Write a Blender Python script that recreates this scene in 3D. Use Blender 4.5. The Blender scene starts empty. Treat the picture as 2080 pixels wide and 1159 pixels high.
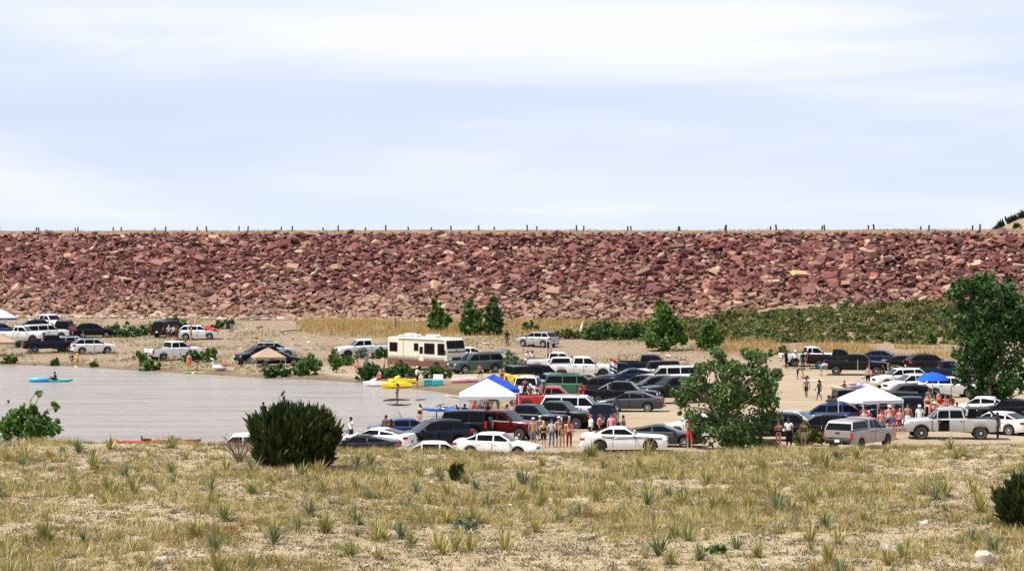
import bpy, bmesh, math, random
import numpy as np
from mathutils import Vector, Matrix
R = math.radians
random.seed(7); rng = np.random.default_rng(11)
sc = bpy.context.scene
COL = sc.collection
# ------------------------------------------------------------------ camera
FPX, YH, HC = 5000.0, 490.0, 12.3          # focal length and horizon in photo pixels, camera height
cd = bpy.data.cameras.new('camera'); cam = bpy.data.objects.new('camera', cd); COL.objects.link(cam)
cd.sensor_width = 36.0; cd.lens = 36.0*FPX/2080.0; cd.shift_y = -(579.5-YH)/2080.0
cd.clip_start = 0.5; cd.clip_end = 20000
cam.location = (0, 0, HC); cam.rotation_euler = (R(90), 0, 0); sc.camera = cam
# ------------------------------------------------------------------ sky and sun
SUN_EL, SUN_AZ = R(61), R(-106)             # azimuth measured from +Y towards +X
sdir = Vector((math.sin(SUN_AZ)*math.cos(SUN_EL), math.cos(SUN_AZ)*math.cos(SUN_EL), math.sin(SUN_EL)))
SKYOFF = (0.0, 0.0, -0.85)
w = bpy.data.worlds.new('World'); sc.world = w; w.use_nodes = True
nt = w.node_tree; N = nt.nodes; Lk = nt.links
bg = N['Background']; bg.inputs['Strength'].default_value = 0.06
sky = N.new('ShaderNodeTexSky'); sky.sky_type = 'NISHITA'; sky.sun_disc = False
sky.sun_elevation = SUN_EL; sky.sun_rotation = SUN_AZ; sky.dust_density = 1.2; sky.air_density = 1.0
tc = N.new('ShaderNodeTexCoord'); sep = N.new('ShaderNodeSeparateXYZ'); Lk.new(tc.outputs['Generated'], sep.inputs[0])
def wm(op, a, b=None, c=None):
    n = N.new('ShaderNodeMath'); n.operation = op
    for i, v in enumerate((a, b, c)):
        if v is None: continue
        if isinstance(v, (int, float)): n.inputs[i].default_value = v
        else: Lk.new(v, n.inputs[i])
    return n.outputs[0]
mp = N.new('ShaderNodeMapping'); mp.inputs['Scale'].default_value = (4.2, 4.2, 34); mp.inputs['Location'].default_value = SKYOFF
mp.inputs['Rotation'].default_value = (R(0), R(2.0), 0); Lk.new(tc.outputs['Generated'], mp.inputs[0])
n1 = N.new('ShaderNodeTexNoise'); n1.inputs['Scale'].default_value = 0.75; n1.inputs['Detail'].default_value = 5; n1.inputs['Roughness'].default_value = 0.48; n1.inputs['Distortion'].default_value = 0.5
Lk.new(mp.outputs[0], n1.inputs['Vector'])
n2 = N.new('ShaderNodeTexNoise'); n2.inputs['Scale'].default_value = 2.4; n2.inputs['Detail'].default_value = 7; n2.inputs['Roughness'].default_value = 0.55
Lk.new(mp.outputs[0], n2.inputs['Vector'])
cf = wm('ADD', wm('MULTIPLY', n1.outputs['Fac'], 0.84), wm('MULTIPLY', n2.outputs['Fac'], 0.16))
rmp = N.new('ShaderNodeMapRange'); rmp.interpolation_type = 'SMOOTHSTEP'
rmp.inputs['From Min'].default_value = 0.38; rmp.inputs['From Max'].default_value = 0.70; Lk.new(cf, rmp.inputs['Value'])
veil = N.new('ShaderNodeMix'); veil.data_type = 'RGBA'; veil.inputs['Factor'].default_value = 0.85    # thin high haze over the whole sky
Lk.new(sky.outputs[0], veil.inputs['A']); veil.inputs['B'].default_value = (9.5, 10.8, 13.6, 1)
hz = N.new('ShaderNodeMapRange'); hz.interpolation_type = 'SMOOTHSTEP'; Lk.new(sep.outputs[2], hz.inputs['Value']); hz.inputs['From Min'].default_value = 0.05; hz.inputs['From Max'].default_value = -0.01; hz.inputs['To Max'].default_value = 0.75
hmx = N.new('ShaderNodeMix'); hmx.data_type = 'RGBA'; Lk.new(hz.outputs[0], hmx.inputs['Factor']); Lk.new(veil.outputs['Result'], hmx.inputs['A']); hmx.inputs['B'].default_value = (10.6, 11.6, 13.2, 1); veil = hmx     # paler air low over the horizon
cmx = N.new('ShaderNodeMix'); cmx.data_type = 'RGBA'; Lk.new(rmp.outputs[0], cmx.inputs['Factor'])
Lk.new(veil.outputs['Result'], cmx.inputs['A']); cmx.inputs['B'].default_value = (12.3, 12.5, 13.4, 1)
Lk.new(cmx.outputs['Result'], bg.inputs['Color'])
sl = bpy.data.lights.new('sun', 'SUN'); sl.energy = 4.6; sl.angle = R(0.53); sl.color = (1.0, 0.95, 0.87)
so = bpy.data.objects.new('sun', sl); COL.objects.link(so); so.rotation_euler = sdir.to_track_quat('Z', 'Y').to_euler()
vs = sc.view_settings; vs.view_transform = 'Standard'; vs.look = 'None'; vs.exposure = 0.42; vs.gamma = 1.0; vs.use_curve_mapping = False

# ------------------------------------------------------------------ terrain function
def sstep(t): t = np.clip(t, 0, 1); return t*t*(3-2*t)
def pix(px, py, Y): return ((px-1040)/FPX*Y, Y, HC-(py-YH)/FPX*Y)
WL = -0.30                                  # water level
def wpt(px, py): Y = (HC-WL)*FPX/(py-YH); return ((px-1040)/FPX*Y, Y)
SHORE = [wpt(*p) for p in ((-260,736),(-120,738),(0,741),(90,742),(180,746),(290,753),(360,757),(450,762),(540,768),(640,771),(720,776),
         (790,785),(850,791),(900,797),(935,806),(962,820),(955,836),(925,850),(890,868),(840,882),(770,893),(690,902),(560,907),(430,906),(330,905),(225,904),(120,905),(0,907),(-200,908),(-420,895))]
SH = np.array(SHORE)
def lake_sd(X, Y):                          # signed distance, negative inside the lake
    X = np.asarray(X, float); Y = np.asarray(Y, float)
    d = np.full(X.shape, 1e9); ins = np.zeros(X.shape, bool)
    n = len(SH)
    for i in range(n):
        ax, ay = SH[i]; bx, by = SH[(i+1) % n]; ex, ey = bx-ax, by-ay
        t = np.clip(((X-ax)*ex+(Y-ay)*ey)/(ex*ex+ey*ey), 0, 1)
        d = np.minimum(d, np.hypot(X-ax-t*ex, Y-ay-t*ey))
        if by != ay: ins ^= ((ay > Y) != (by > Y)) & (X < ex*(Y-ay)/(by-ay)+ax)
    return np.where(ins, -d, d)
CA = np.array([-77.0, 370.0]); CB = np.array([66.6, 320.0]); CD = (CB-CA)/np.linalg.norm(CB-CA); CN = np.array([CD[1], -CD[0]])
CREST = 13.85
def dam_d(X, Y): return (X-CA[0])*CN[0]+(Y-CA[1])*CN[1]     # metres from the crest line, towards the camera
def vnoise(X, Y, s, seed=0):
    X = np.asarray(X, float)/s; Y = np.asarray(Y, float)/s
    def h(i, j): v = np.sin(i*127.1+j*311.7+seed*74.7)*43758.5453; return v-np.floor(v)
    i = np.floor(X); j = np.floor(Y); u = sstep(X-i); v = sstep(Y-j)
    return (h(i,j)*(1-u)+h(i+1,j)*u)*(1-v)+(h(i,j+1)*(1-u)+h(i+1,j+1)*u)*v
def g(X, Y):
    X = np.asarray(X, float); Y = np.asarray(Y, float)
    xr = X/np.maximum(Y, 30)*FPX+1040       # bearing, only used to follow the ridge line
    yr = np.interp(X, [-21, -13, -6, 0, 6, 11, 15, 21], [905, 905, 919, 928, 929, 923, 916, 907])
    zr = HC-(yr-YH)*92/FPX
    z = np.interp(Y, [-60, -6, 8, 42], [10.6, 10.6, 10.2, 5.15])
    z = np.where(Y > 42, 5.15+(zr-5.15)*np.clip((Y-42)/50, 0, 1), z)
    z = z+(vnoise(X, Y, 7, 1)-.5)*.35*np.clip((Y-20)/20, 0, 1)*np.clip((90-Y)/12, 0.25, 1)
    drop = np.clip((Y-93)/(120-93), 0, 1)
    z = z*(1-sstep(drop)**.8)
    lot = Y > 100
    z = z+np.where(lot, (vnoise(X, Y, 9, 3)-.5)*.10+(vnoise(X, Y, 2.5, 5)-.5)*.05, 0)*np.clip((Y-112)/10, 0, 1)
    d = dam_d(X, Y)
    z = z+np.where(Y > 150, 2.1*sstep((105-d)/75)+2.5*sstep((X-14)/26)*sstep((62-d)/34), 0)
    s = lake_sd(X, Y)
    sh = np.where(s > 0, WL+s*.13, WL+np.maximum(s*.16, -1.5))
    z = np.where((Y > 122) & (s < 12), np.minimum(z, np.where(s > 4, sh+(s-4)*.2, sh)), z)
    z = np.where(d < 5, np.minimum(z, 2.0), z)
    return z
def gz(x, y): return float(g(np.array([x]), np.array([y]))[0])
def P(px, py, ymin=121.0, ymax=345.0):      # the ground point that photo pixel (px, py) shows
    Y = np.arange(ymin, ymax, .25); X = (px-1040)/FPX*Y; zr = HC-(py-YH)/FPX*Y
    k = np.argmax(zr <= g(X, Y)); Yk = Y[k] if (zr <= g(X, Y)).any() else ymax
    x = (px-1040)/FPX*Yk
    return Vector((x, Yk, gz(x, Yk)))
# ------------------------------------------------------------------ materials
MATS = {}
def newmat(name):
    m = bpy.data.materials.new(name); m.use_nodes = True; MATS[name] = m
    return m, m.node_tree.nodes, m.node_tree.links, m.node_tree.nodes['Principled BSDF']
def lin(c): return tuple(((v/255+.055)/1.055)**2.4 if v/255 > .04045 else v/255/12.92 for v in c)
def mat(name, col, rough=.6, metal=0.0, coat=0.0, var=.10, vs_=6.0, trans=0.0, spec=.5):
    if name in MATS: return MATS[name]
    m, n, l, b = newmat(name)
    b.inputs['Roughness'].default_value = rough; b.inputs['Metallic'].default_value = metal
    b.inputs['Coat Weight'].default_value = coat; b.inputs['Coat Roughness'].default_value = .08
    b.inputs['Specular IOR Level'].default_value = spec
    t = n.new('ShaderNodeTexNoise'); t.inputs['Scale'].default_value = vs_; t.inputs['Detail'].default_value = 4
    tc = n.new('ShaderNodeTexCoord'); l.new(tc.outputs['Object'], t.inputs['Vector'])
    mx = n.new('ShaderNodeMix'); mx.data_type = 'RGBA'
    mx.inputs['A'].default_value = (*[v*(1-var) for v in col], 1); mx.inputs['B'].default_value = (*[min(1, v*(1+var)) for v in col], 1)
    l.new(t.outputs['Fac'], mx.inputs['Factor']); l.new(mx.outputs['Result'], b.inputs['Base Color'])
    return m
def paint(name, col, metal=.0, rough=.28):
    """car paint with a clear coat and a thin film of dust"""
    if name in MATS: return MATS[name]
    m, n, l, b = newmat(name)
    dk = max(col) < .12; b.inputs['Metallic'].default_value = metal; b.inputs['Coat Weight'].default_value = .15 if dk else .5; b.inputs['Specular IOR Level'].default_value = .2 if dk else .5; b.inputs['Coat Roughness'].default_value = .06
    tc = n.new('ShaderNodeTexCoord'); t = n.new('ShaderNodeTexNoise'); t.inputs['Scale'].default_value = 2.2; t.inputs['Detail'].default_value = 6
    l.new(tc.outputs['Object'], t.inputs['Vector'])
    rp = n.new('ShaderNodeMapRange'); rp.inputs['From Min'].default_value = .42; rp.inputs['From Max'].default_value = .75; rp.inputs['To Max'].default_value = .16 if max(col) > .2 else .012
    l.new(t.outputs['Fac'], rp.inputs['Value'])
    mx = n.new('ShaderNodeMix'); mx.data_type = 'RGBA'; mx.inputs['A'].default_value = (*col, 1); mx.inputs['B'].default_value = (.34, .28, .2, 1)
    l.new(rp.outputs[0], mx.inputs['Factor']); l.new(mx.outputs['Result'], b.inputs['Base Color'])
    r2 = n.new('ShaderNodeMapRange'); r2.inputs['To Min'].default_value = rough-.08; r2.inputs['To Max'].default_value = rough+.22
    l.new(t.outputs['Fac'], r2.inputs['Value']); l.new(r2.outputs[0], b.inputs['Roughness'])
    return m
def islandmat(name, cols, rough=.7, transl=0.0, objrand=False, zband=None, spec=.3, bump=0.0):
    """colour chosen per loose piece of a mesh from a ramp"""
    m, n, l, b = newmat(name)
    geo = n.new('ShaderNodeNewGeometry'); fac = geo.outputs['Random Per Island']
    if objrand:
        oi = n.new('ShaderNodeObjectInfo'); a = n.new('ShaderNodeMath'); a.operation = 'ADD'; l.new(fac, a.inputs[0]); l.new(oi.outputs['Random'], a.inputs[1])
        f = n.new('ShaderNodeMath'); f.operation = 'FRACT'; l.new(a.outputs[0], f.inputs[0]); fac = f.outputs[0]
    cr = n.new('ShaderNodeValToRGB'); e = cr.color_ramp.elements
    while len(e) < len(cols): e.new(.5)
    for i, c in enumerate(cols): e[i].position = i/max(1, len(cols)-1); e[i].color = (*c, 1)
    l.new(fac, cr.inputs['Fac']); out = cr.outputs['Color']
    tc = n.new('ShaderNodeTexCoord')
    if zband:
        z0, z1, c2, amt = zband
        g2 = n.new('ShaderNodeNewGeometry'); sp = n.new('ShaderNodeSeparateXYZ'); l.new(g2.outputs['Position'], sp.inputs[0])
        nz = n.new('ShaderNodeTexNoise'); nz.inputs['Scale'].default_value = .06; nz.inputs['Detail'].default_value = 4; l.new(g2.outputs['Position'], nz.inputs['Vector'])
        ad = n.new('ShaderNodeMath'); ad.operation = 'MULTIPLY_ADD'; l.new(nz.outputs['Fac'], ad.inputs[0]); ad.inputs[1].default_value = 7.0; l.new(sp.outputs[2], ad.inputs[2])
        mr = n.new('ShaderNodeMapRange'); l.new(ad.outputs[0], mr.inputs['Value']); mr.inputs['From Min'].default_value = z1+3.5; mr.inputs['From Max'].default_value = z0+3.5; mr.inputs['To Max'].default_value = amt
        mx = n.new('ShaderNodeMix'); mx.data_type = 'RGBA'; l.new(mr.outputs[0], mx.inputs['Factor']); l.new(out, mx.inputs['A'])
        mu = n.new('ShaderNodeMix'); mu.data_type = 'RGBA'; mu.inputs['Factor'].default_value = .72; l.new(out, mu.inputs['A']); mu.inputs['B'].default_value = (*c2, 1)
        l.new(mu.outputs['Result'], mx.inputs['B']); out = mx.outputs['Result']
    l.new(out, b.inputs['Base Color']); b.inputs['Roughness'].default_value = rough; b.inputs['Specular IOR Level'].default_value = spec
    if bump:
        nb = n.new('ShaderNodeTexNoise'); nb.inputs['Scale'].default_value = 3.5; nb.inputs['Detail'].default_value = 6; g3 = n.new('ShaderNodeNewGeometry'); l.new(g3.outputs['Position'], nb.inputs['Vector'])
        bp = n.new('ShaderNodeBump'); bp.inputs['Strength'].default_value = bump; bp.inputs['Distance'].default_value = .15; l.new(nb.outputs['Fac'], bp.inputs['Height']); l.new(bp.outputs[0], b.inputs['Normal'])
    if transl:
        tr = n.new('ShaderNodeBsdfTranslucent'); l.new(out, tr.inputs['Color']); ms = n.new('ShaderNodeMixShader'); ms.inputs[0].default_value = transl
        o = n['Material Output']; l.new(b.outputs[0], ms.inputs[1]); l.new(tr.outputs[0], ms.inputs[2]); l.new(ms.outputs[0], o.inputs['Surface'])
    return m
# ------------------------------------------------------------------ object helpers
def link(name, me, m=None, parent=None, loc=None, rot=None):
    o = bpy.data.objects.new(name, me); COL.objects.link(o)
    if parent is not None: o.parent = parent
    if loc is not None: o.location = loc
    if rot is not None: o.rotation_euler = rot
    if m is not None:
        if me.materials:
            o.material_slots[0].link = 'OBJECT'; o.material_slots[0].material = m
        else:
            me.materials.append(None); o.material_slots[0].link = 'OBJECT'; o.material_slots[0].material = m
    return o
def tag(o, label, cat, group=None):
    o['label'] = label; o['category'] = cat
    if group: o['group'] = group
    return o
def empty(name, loc, rz=0, sc_=1.0):
    o = bpy.data.objects.new(name, None); COL.objects.link(o); o.location = loc; o.rotation_euler = (0, 0, rz); o.scale = (sc_,)*3; o.empty_display_size = .2
    return o
class MB:
    def __init__(s): s.v = []; s.f = []
    def add(s, vs, fs):
        k = len(s.v); s.v += [tuple(v) for v in vs]; s.f += [tuple(i+k for i in f) for f in fs]; return s
    def box(s, c, d, rz=0, ry=0, ch=0.0, rx=0):
        M = Matrix.Rotation(rz, 3, 'Z') @ Matrix.Rotation(ry, 3, 'Y') @ Matrix.Rotation(rx, 3, 'X'); c = Vector(c); hx, hy, hz = d[0]/2, d[1]/2, d[2]/2
        if ch <= 0:
            vs = [c+M @ Vector((x*hx, y*hy, z*hz)) for x in (-1, 1) for y in (-1, 1) for z in (-1, 1)]
            return s.add(vs, [(0,1,3,2),(4,6,7,5),(0,4,5,1),(2,3,7,6),(0,2,6,4),(1,5,7,3)])
        lo = []
        for z, i in ((-hz, ch), (-hz+ch, 0), (hz-ch, 0), (hz, ch)):
            a, b = hx-i, hy-i; q = ch*.7
            lo.append([(a-q,-b,z),(a,-b+q,z),(a,b-q,z),(a-q,b,z),(-a+q,b,z),(-a,b-q,z),(-a,-b+q,z),(-a+q,-b,z)])
        vs = [c+M @ Vector(p) for L in lo for p in L]; fs = []
        for k in range(3): fs += [(k*8+i, k*8+(i+1) % 8, k*8+8+(i+1) % 8, k*8+8+i) for i in range(8)]
        fs += [tuple(range(7, -1, -1)), tuple(range(24, 32))]
        return s.add(vs, fs)
    def tube(s, pts, rads, n=6, cap=True):
        pts = [Vector(p) for p in pts]; rads = rads if hasattr(rads, '__len__') else [rads]*len(pts); vs = []; fs = []
        for i, p in enumerate(pts):
            t = (pts[min(i+1, len(pts)-1)]-pts[max(i-1, 0)]); t = t.normalized() if t.length > 1e-6 else Vector((0, 0, 1))
            a = t.orthogonal() if abs(t.z) > .95 else t.cross(Vector((0, 0, 1))); a.normalize(); b = t.cross(a)
            vs += [p+(a*math.cos(2*math.pi*k/n)+b*math.sin(2*math.pi*k/n))*rads[i] for k in range(n)]
        for i in range(len(pts)-1): fs += [(i*n+k, i*n+(k+1) % n, i*n+n+(k+1) % n, i*n+n+k) for k in range(n)]
        if cap: fs += [tuple(range(n-1, -1, -1)), tuple(range((len(pts)-1)*n, len(pts)*n))]
        return s.add(vs, fs)
    def lathe(s, prof, n=16, axis='z', c=(0, 0, 0)):
        vs = []; fs = []; c = Vector(c)
        for r, h in prof:
            for k in range(n):
                a = 2*math.pi*k/n; x, y = r*math.cos(a), r*math.sin(a)
                vs.append(c+Vector((x, y, h) if axis == 'z' else ((x, h, y) if axis == 'y' else (h, x, y))))
        for i in range(len(prof)-1): fs += [(i*n+k, i*n+(k+1) % n, i*n+n+(k+1) % n, i*n+n+k) for k in range(n)]
        fs += [tuple(range(n-1, -1, -1)), tuple(range((len(prof)-1)*n, len(prof)*n))]
        return s.add(vs, fs)
    def ell(s, c, r, n=10, m=7, M=None):
        c = Vector(c); vs = []; fs = []
        for i in range(m+1):
            t = math.pi*i/m
            for k in range(n):
                a = 2*math.pi*k/n; p = Vector((r[0]*math.sin(t)*math.cos(a), r[1]*math.sin(t)*math.sin(a), r[2]*math.cos(t)))
                vs.append(c+(M @ p if M else p))
        for i in range(m): fs += [(i*n+k, i*n+n+k, i*n+n+(k+1) % n, i*n+(k+1) % n) for k in range(n)]
        return s.add(vs, fs)
    def prism(s, pts, h0, h1, axis='y'):       # polygon in the plane across axis, extruded
        n = len(pts); f = (lambda p, h: (p[0], h, p[1])) if axis == 'y' else ((lambda p, h: (p[0], p[1], h)) if axis == 'z' else (lambda p, h: (h, p[0], p[1])))
        vs = [f(p, h0) for p in pts]+[f(p, h1) for p in pts]
        return s.add(vs, [tuple(range(n)), tuple(range(2*n-1, n-1, -1))]+[(i, i+n, (i+1) % n+n, (i+1) % n) for i in range(n)])
    def mesh(s, name, smooth=35):
        me = bpy.data.meshes.new(name); me.from_pydata(s.v, [], s.f); me.update()
        bm = bmesh.new(); bm.from_mesh(me); bmesh.ops.recalc_face_normals(bm, faces=bm.faces); bm.to_mesh(me); bm.free()
        if smooth:
            me.shade_smooth(); me.set_sharp_from_angle(angle=R(smooth))
        return me
    def build(s, name, m, parent=None, smooth=35, loc=None, rot=None): return link(name, s.mesh(name, smooth), m, parent, loc, rot)
def npmesh(name, V, nper):
    """many separate polygons of nper corners; V is (count, nper, 3)"""
    V = np.asarray(V, np.float32); c = V.shape[0]
    me = bpy.data.meshes.new(name); me.vertices.add(c*nper); me.vertices.foreach_set('co', V.ravel())
    me.loops.add(c*nper); me.loops.foreach_set('vertex_index', np.arange(c*nper, dtype=np.int32))
    me.polygons.add(c); me.polygons.foreach_set('loop_start', np.arange(0, c*nper, nper, dtype=np.int32)); me.polygons.foreach_set('loop_total', np.full(c, nper, np.int32))
    me.update(); return me
def npmesh_idx(name, V, F):
    """V (n,3), F (m,k)"""
    V = np.asarray(V, np.float32); F = np.asarray(F, np.int32); k = F.shape[1]
    me = bpy.data.meshes.new(name); me.vertices.add(len(V)); me.vertices.foreach_set('co', V.ravel())
    me.loops.add(F.size); me.loops.foreach_set('vertex_index', F.ravel())
    me.polygons.add(len(F)); me.polygons.foreach_set('loop_start', np.arange(0, F.size, k, dtype=np.int32)); me.polygons.foreach_set('loop_total', np.full(len(F), k, np.int32))
    me.update(); me.validate(); return me
# ================================================================== ground
def ground_mat():
    m, n, l, b = newmat('sandy_ground')
    geo = n.new('ShaderNodeNewGeometry'); sp = n.new('ShaderNodeSeparateXYZ'); l.new(geo.outputs['Position'], sp.inputs[0])
    def noise(s, d=5, r=.55):
        t = n.new('ShaderNodeTexNoise'); t.inputs['Scale'].default_value = s; t.inputs['Detail'].default_value = d; t.inputs['Roughness'].default_value = r
        l.new(geo.outputs['Position'], t.inputs['Vector']); return t.outputs['Fac']
    def mr(v, a, b_, o0=0., o1=1.):
        t = n.new('ShaderNodeMapRange'); l.new(v, t.inputs['Value'])
        for k, x in (('From Min', a), ('From Max', b_), ('To Min', o0), ('To Max', o1)): t.inputs[k].default_value = x
        return t.outputs[0]
    def mix(f, A, B):
        t = n.new('ShaderNodeMix'); t.data_type = 'RGBA'
        if isinstance(f, float): t.inputs['Factor'].default_value = f
        else: l.new(f, t.inputs['Factor'])
        for k, x in (('A', A), ('B', B)):
            if isinstance(x, tuple): t.inputs[k].default_value = (*x, 1)
            else: l.new(x, t.inputs[k])
        return t.outputs['Result']
    sand = mix(mr(noise(.9, 6), .35, .7), (0.359, 0.285, 0.194), (0.289, 0.216, 0.139))
    sand = mix(mr(noise(.11, 4), .42, .62), sand, (0.374, 0.306, 0.211))
    sand = mix(mr(noise(9., 3, .7), .58, .72), sand, (0.211, 0.155, 0.101))
    mpt = n.new('ShaderNodeMapping'); mpt.inputs['Scale'].default_value = (.05, .75, 1); mpt.inputs['Rotation'].default_value = (0, 0, .12); l.new(geo.outputs['Position'], mpt.inputs[0]); tt_ = n.new('ShaderNodeTexNoise'); tt_.inputs['Scale'].default_value = 1.1; tt_.inputs['Detail'].default_value = 5; tt_.inputs['Distortion'].default_value = .6; l.new(mpt.outputs[0], tt_.inputs['Vector'])
    sand = mix(mr(tt_.outputs['Fac'], .50, .68, 0, .7), sand, (.250, .172, .105))      # wheel tracks and damp streaks
    gravel = mix(mr(noise(2.2, 6, .7), .4, .62), (0.281, 0.212, 0.144), (0.187, 0.130, 0.084))
    gravel = mix(mr(noise(3.1, 3, .8), .57, .66), gravel, (0.390, 0.326, 0.253))
    sand = mix(mr(sp.outputs[1], 228, 252), sand, gravel)
    soil = mix(mr(noise(.5, 6, .6), .35, .66), (0.422, 0.338, 0.218), (0.305, 0.221, 0.125))
    soil = mix(mr(noise(6., 5, .75), .52, .70), soil, (0.189, 0.137, 0.083))
    soil = mix(mr(noise(3.3, 4, .8), .60, .70), soil, (0.538, 0.469, 0.368))
    col = mix(mr(sp.outputs[1], 96, 124), soil, sand)
    shade = mix(mr(noise(1.3, 4), .3, .7), (0.125, 0.088, 0.052), (0.172, 0.122, 0.076))  # wet mud colour, blended in along the waterline
    lake = n.new('ShaderNodeAttribute'); lake.attribute_name = 'wet'
    col = mix(lake.outputs['Fac'], col, shade)
    l.new(col, b.inputs['Base Color']); b.inputs['Roughness'].default_value = .92; b.inputs['Specular IOR Level'].default_value = .15
    bp = n.new('ShaderNodeBump'); bp.inputs['Strength'].default_value = .6; bp.inputs['Distance'].default_value = .12; l.new(noise(5., 6, .7), bp.inputs['Height']); l.new(bp.outputs[0], b.inputs['Normal'])
    return m
def lines(spans):
    o = []
    for a, b, s in spans: o += list(np.arange(a, b, s))
    return np.array(o)
gx = lines([(-5000,-600,800),(-600,-150,50),(-150,-62,4),(-62,62,1.1),(62,150,4),(150,600,50),(600,5001,800)])
gy = lines([(-3000,-200,600),(-200,-20,30),(-20,40,4),(40,135,.9),(135,300,1.1),(300,345,2.5),(345,420,12),(420,1000,60),(1000,8001,700)])
GX, GY = np.meshgrid(gx, gy); GZ = g(GX, GY); nx, ny = len(gx), len(gy)
V = np.stack([GX, GY, GZ], -1).reshape(-1, 3)
ii = np.arange(nx*ny).reshape(ny, nx); F = np.stack([ii[:-1,:-1], ii[:-1,1:], ii[1:,1:], ii[1:,:-1]], -1).reshape(-1, 4)
me = npmesh_idx('ground', V, F); me.shade_smooth()
at_ = me.attributes.new('wet', 'FLOAT', 'POINT')
sd = lake_sd(V[:,0], V[:,1]); wetn = vnoise(V[:,0], V[:,1], 3.0, 9)
wet = np.clip(1-(sd-.3-wetn*2.2)/1.6, 0, 1)*np.where(V[:,1] > 122, 1, 0)
# the damp mud flat in the corner of the lake beside the motorhome
c0 = P(905, 786); wet = np.maximum(wet, .75*np.clip(1.5-np.hypot((V[:,0]-c0.x)/9, (V[:,1]-c0.y)/8), 0, 1))
at_.data.foreach_set('value', wet.astype(np.float32))
o = link('ground', me, ground_mat()); o['kind'] = 'structure'
# ================================================================== lake
def water_mat():
    m, n, l, b = newmat('murky_water')
    geo = n.new('ShaderNodeNewGeometry'); mpn = n.new('ShaderNodeMapping'); mpn.inputs['Scale'].default_value = (.55, 1.6, 1); l.new(geo.outputs['Position'], mpn.inputs[0])
    t = n.new('ShaderNodeTexNoise'); t.inputs['Scale'].default_value = 1.5; t.inputs['Detail'].default_value = 6; t.inputs['Roughness'].default_value = .62; l.new(mpn.outputs[0], t.inputs['Vector'])
    t2 = n.new('ShaderNodeTexNoise'); t2.inputs['Scale'].default_value = .05; t2.inputs['Detail'].default_value = 3; l.new(geo.outputs['Position'], t2.inputs['Vector'])
    mx = n.new('ShaderNodeMix'); mx.data_type = 'RGBA'; mx.inputs['A'].default_value = (.28, .245, .215, 1); mx.inputs['B'].default_value = (.33, .295, .265, 1); l.new(t2.outputs['Fac'], mx.inputs['Factor']); l.new(mx.outputs['Result'], b.inputs['Base Color'])
    b.inputs['IOR'].default_value = 1.33
    mp2 = n.new('ShaderNodeMapping'); mp2.inputs['Scale'].default_value = (.05, .30, 1); l.new(geo.outputs['Position'], mp2.inputs[0]); t3 = n.new('ShaderNodeTexNoise'); t3.inputs['Scale'].default_value = 1.6; t3.inputs['Detail'].default_value = 5; t3.inputs['Roughness'].default_value = .6; l.new(mp2.outputs[0], t3.inputs['Vector'])
    rr_ = n.new('ShaderNodeMapRange'); rr_.inputs['From Min'].default_value = .36; rr_.inputs['From Max'].default_value = .64; rr_.inputs['To Min'].default_value = .13; rr_.inputs['To Max'].default_value = .30; l.new(t3.outputs['Fac'], rr_.inputs['Value']); l.new(rr_.outputs[0], b.inputs['Roughness'])
    bp = n.new('ShaderNodeBump'); bp.inputs['Strength'].default_value = 1.0; bp.inputs['Distance'].default_value = .42; l.new(t.outputs['Fac'], bp.inputs['Height']); l.new(bp.outputs[0], b.inputs['Normal'])
    return m
me = bpy.data.meshes.new('water'); x0, x1, y0, y1 = -140., 6., 128., 268.
wx = np.arange(x0, x1+.1, 2.0); wy = np.arange(y0, y1+.1, 2.0); WX, WY = np.meshgrid(wx, wy); ii = np.arange(WX.size).reshape(WX.shape)
keep = (lake_sd(WX, WY) < 5); kf = keep[:-1,:-1] | keep[1:,1:] | keep[1:,:-1] | keep[:-1,1:]
F = np.stack([ii[:-1,:-1], ii[:-1,1:], ii[1:,1:], ii[1:,:-1]], -1)[kf]
me = npmesh_idx('water', np.stack([WX, WY, np.full(WX.shape, WL)], -1).reshape(-1, 3), F)
o = link('water', me, water_mat()); o['kind'] = 'structure'
# ================================================================== rock shapes
def chunk(seed, flat=.55, n=4, jit=.3):
    """an angular broken slab: a skewed box with jittered corners, some of them split off"""
    r = np.random.default_rng(seed); bm = bmesh.new(); pts = []
    for x in (-1, 1):
        for y in (-1, 1):
            for z in (-1, 1):
                p = np.array([x, y, z])*(1-jit*r.random(3)); p[0] += .25*z*r.uniform(-1, 1)
                if r.random() < .3: q = p.copy(); q[r.integers(0, 3)] *= .45; pts.append(q); p[r.integers(0, 2)] *= .6
                pts.append(p)
    for p in pts: bm.verts.new((p[0]*.58, p[1]*.46, p[2]*flat*.45))
    bmesh.ops.convex_hull(bm, input=bm.verts)
    for v in [v for v in bm.verts if not v.link_faces]: bm.verts.remove(v)
    bmesh.ops.triangulate(bm, faces=bm.faces); bm.verts.index_update()
    V = np.array([v.co[:] for v in bm.verts]); F = np.array([[v.index for v in f.verts] for f in bm.faces]); bm.free()
    return V, F
CH = [chunk(100+i, flat=.32+.34*((i*7) % 5)/4) for i in range(16)]
def rotm(rx, ry, rz):
    cx, sx, cy, sy, cz, sz = np.cos(rx), np.sin(rx), np.cos(ry), np.sin(ry), np.cos(rz), np.sin(rz)
    Z = np.zeros_like(cx); O = np.ones_like(cx)
    A = np.stack([np.stack([cz,-sz,Z],-1), np.stack([sz,cz,Z],-1), np.stack([Z,Z,O],-1)], -2)
    B = np.stack([np.stack([cy,Z,sy],-1), np.stack([Z,O,Z],-1), np.stack([-sy,Z,cy],-1)], -2)
    C = np.stack([np.stack([O,Z,Z],-1), np.stack([Z,cx,-sx],-1), np.stack([Z,sx,cx],-1)], -2)
    return A @ B @ C
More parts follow.
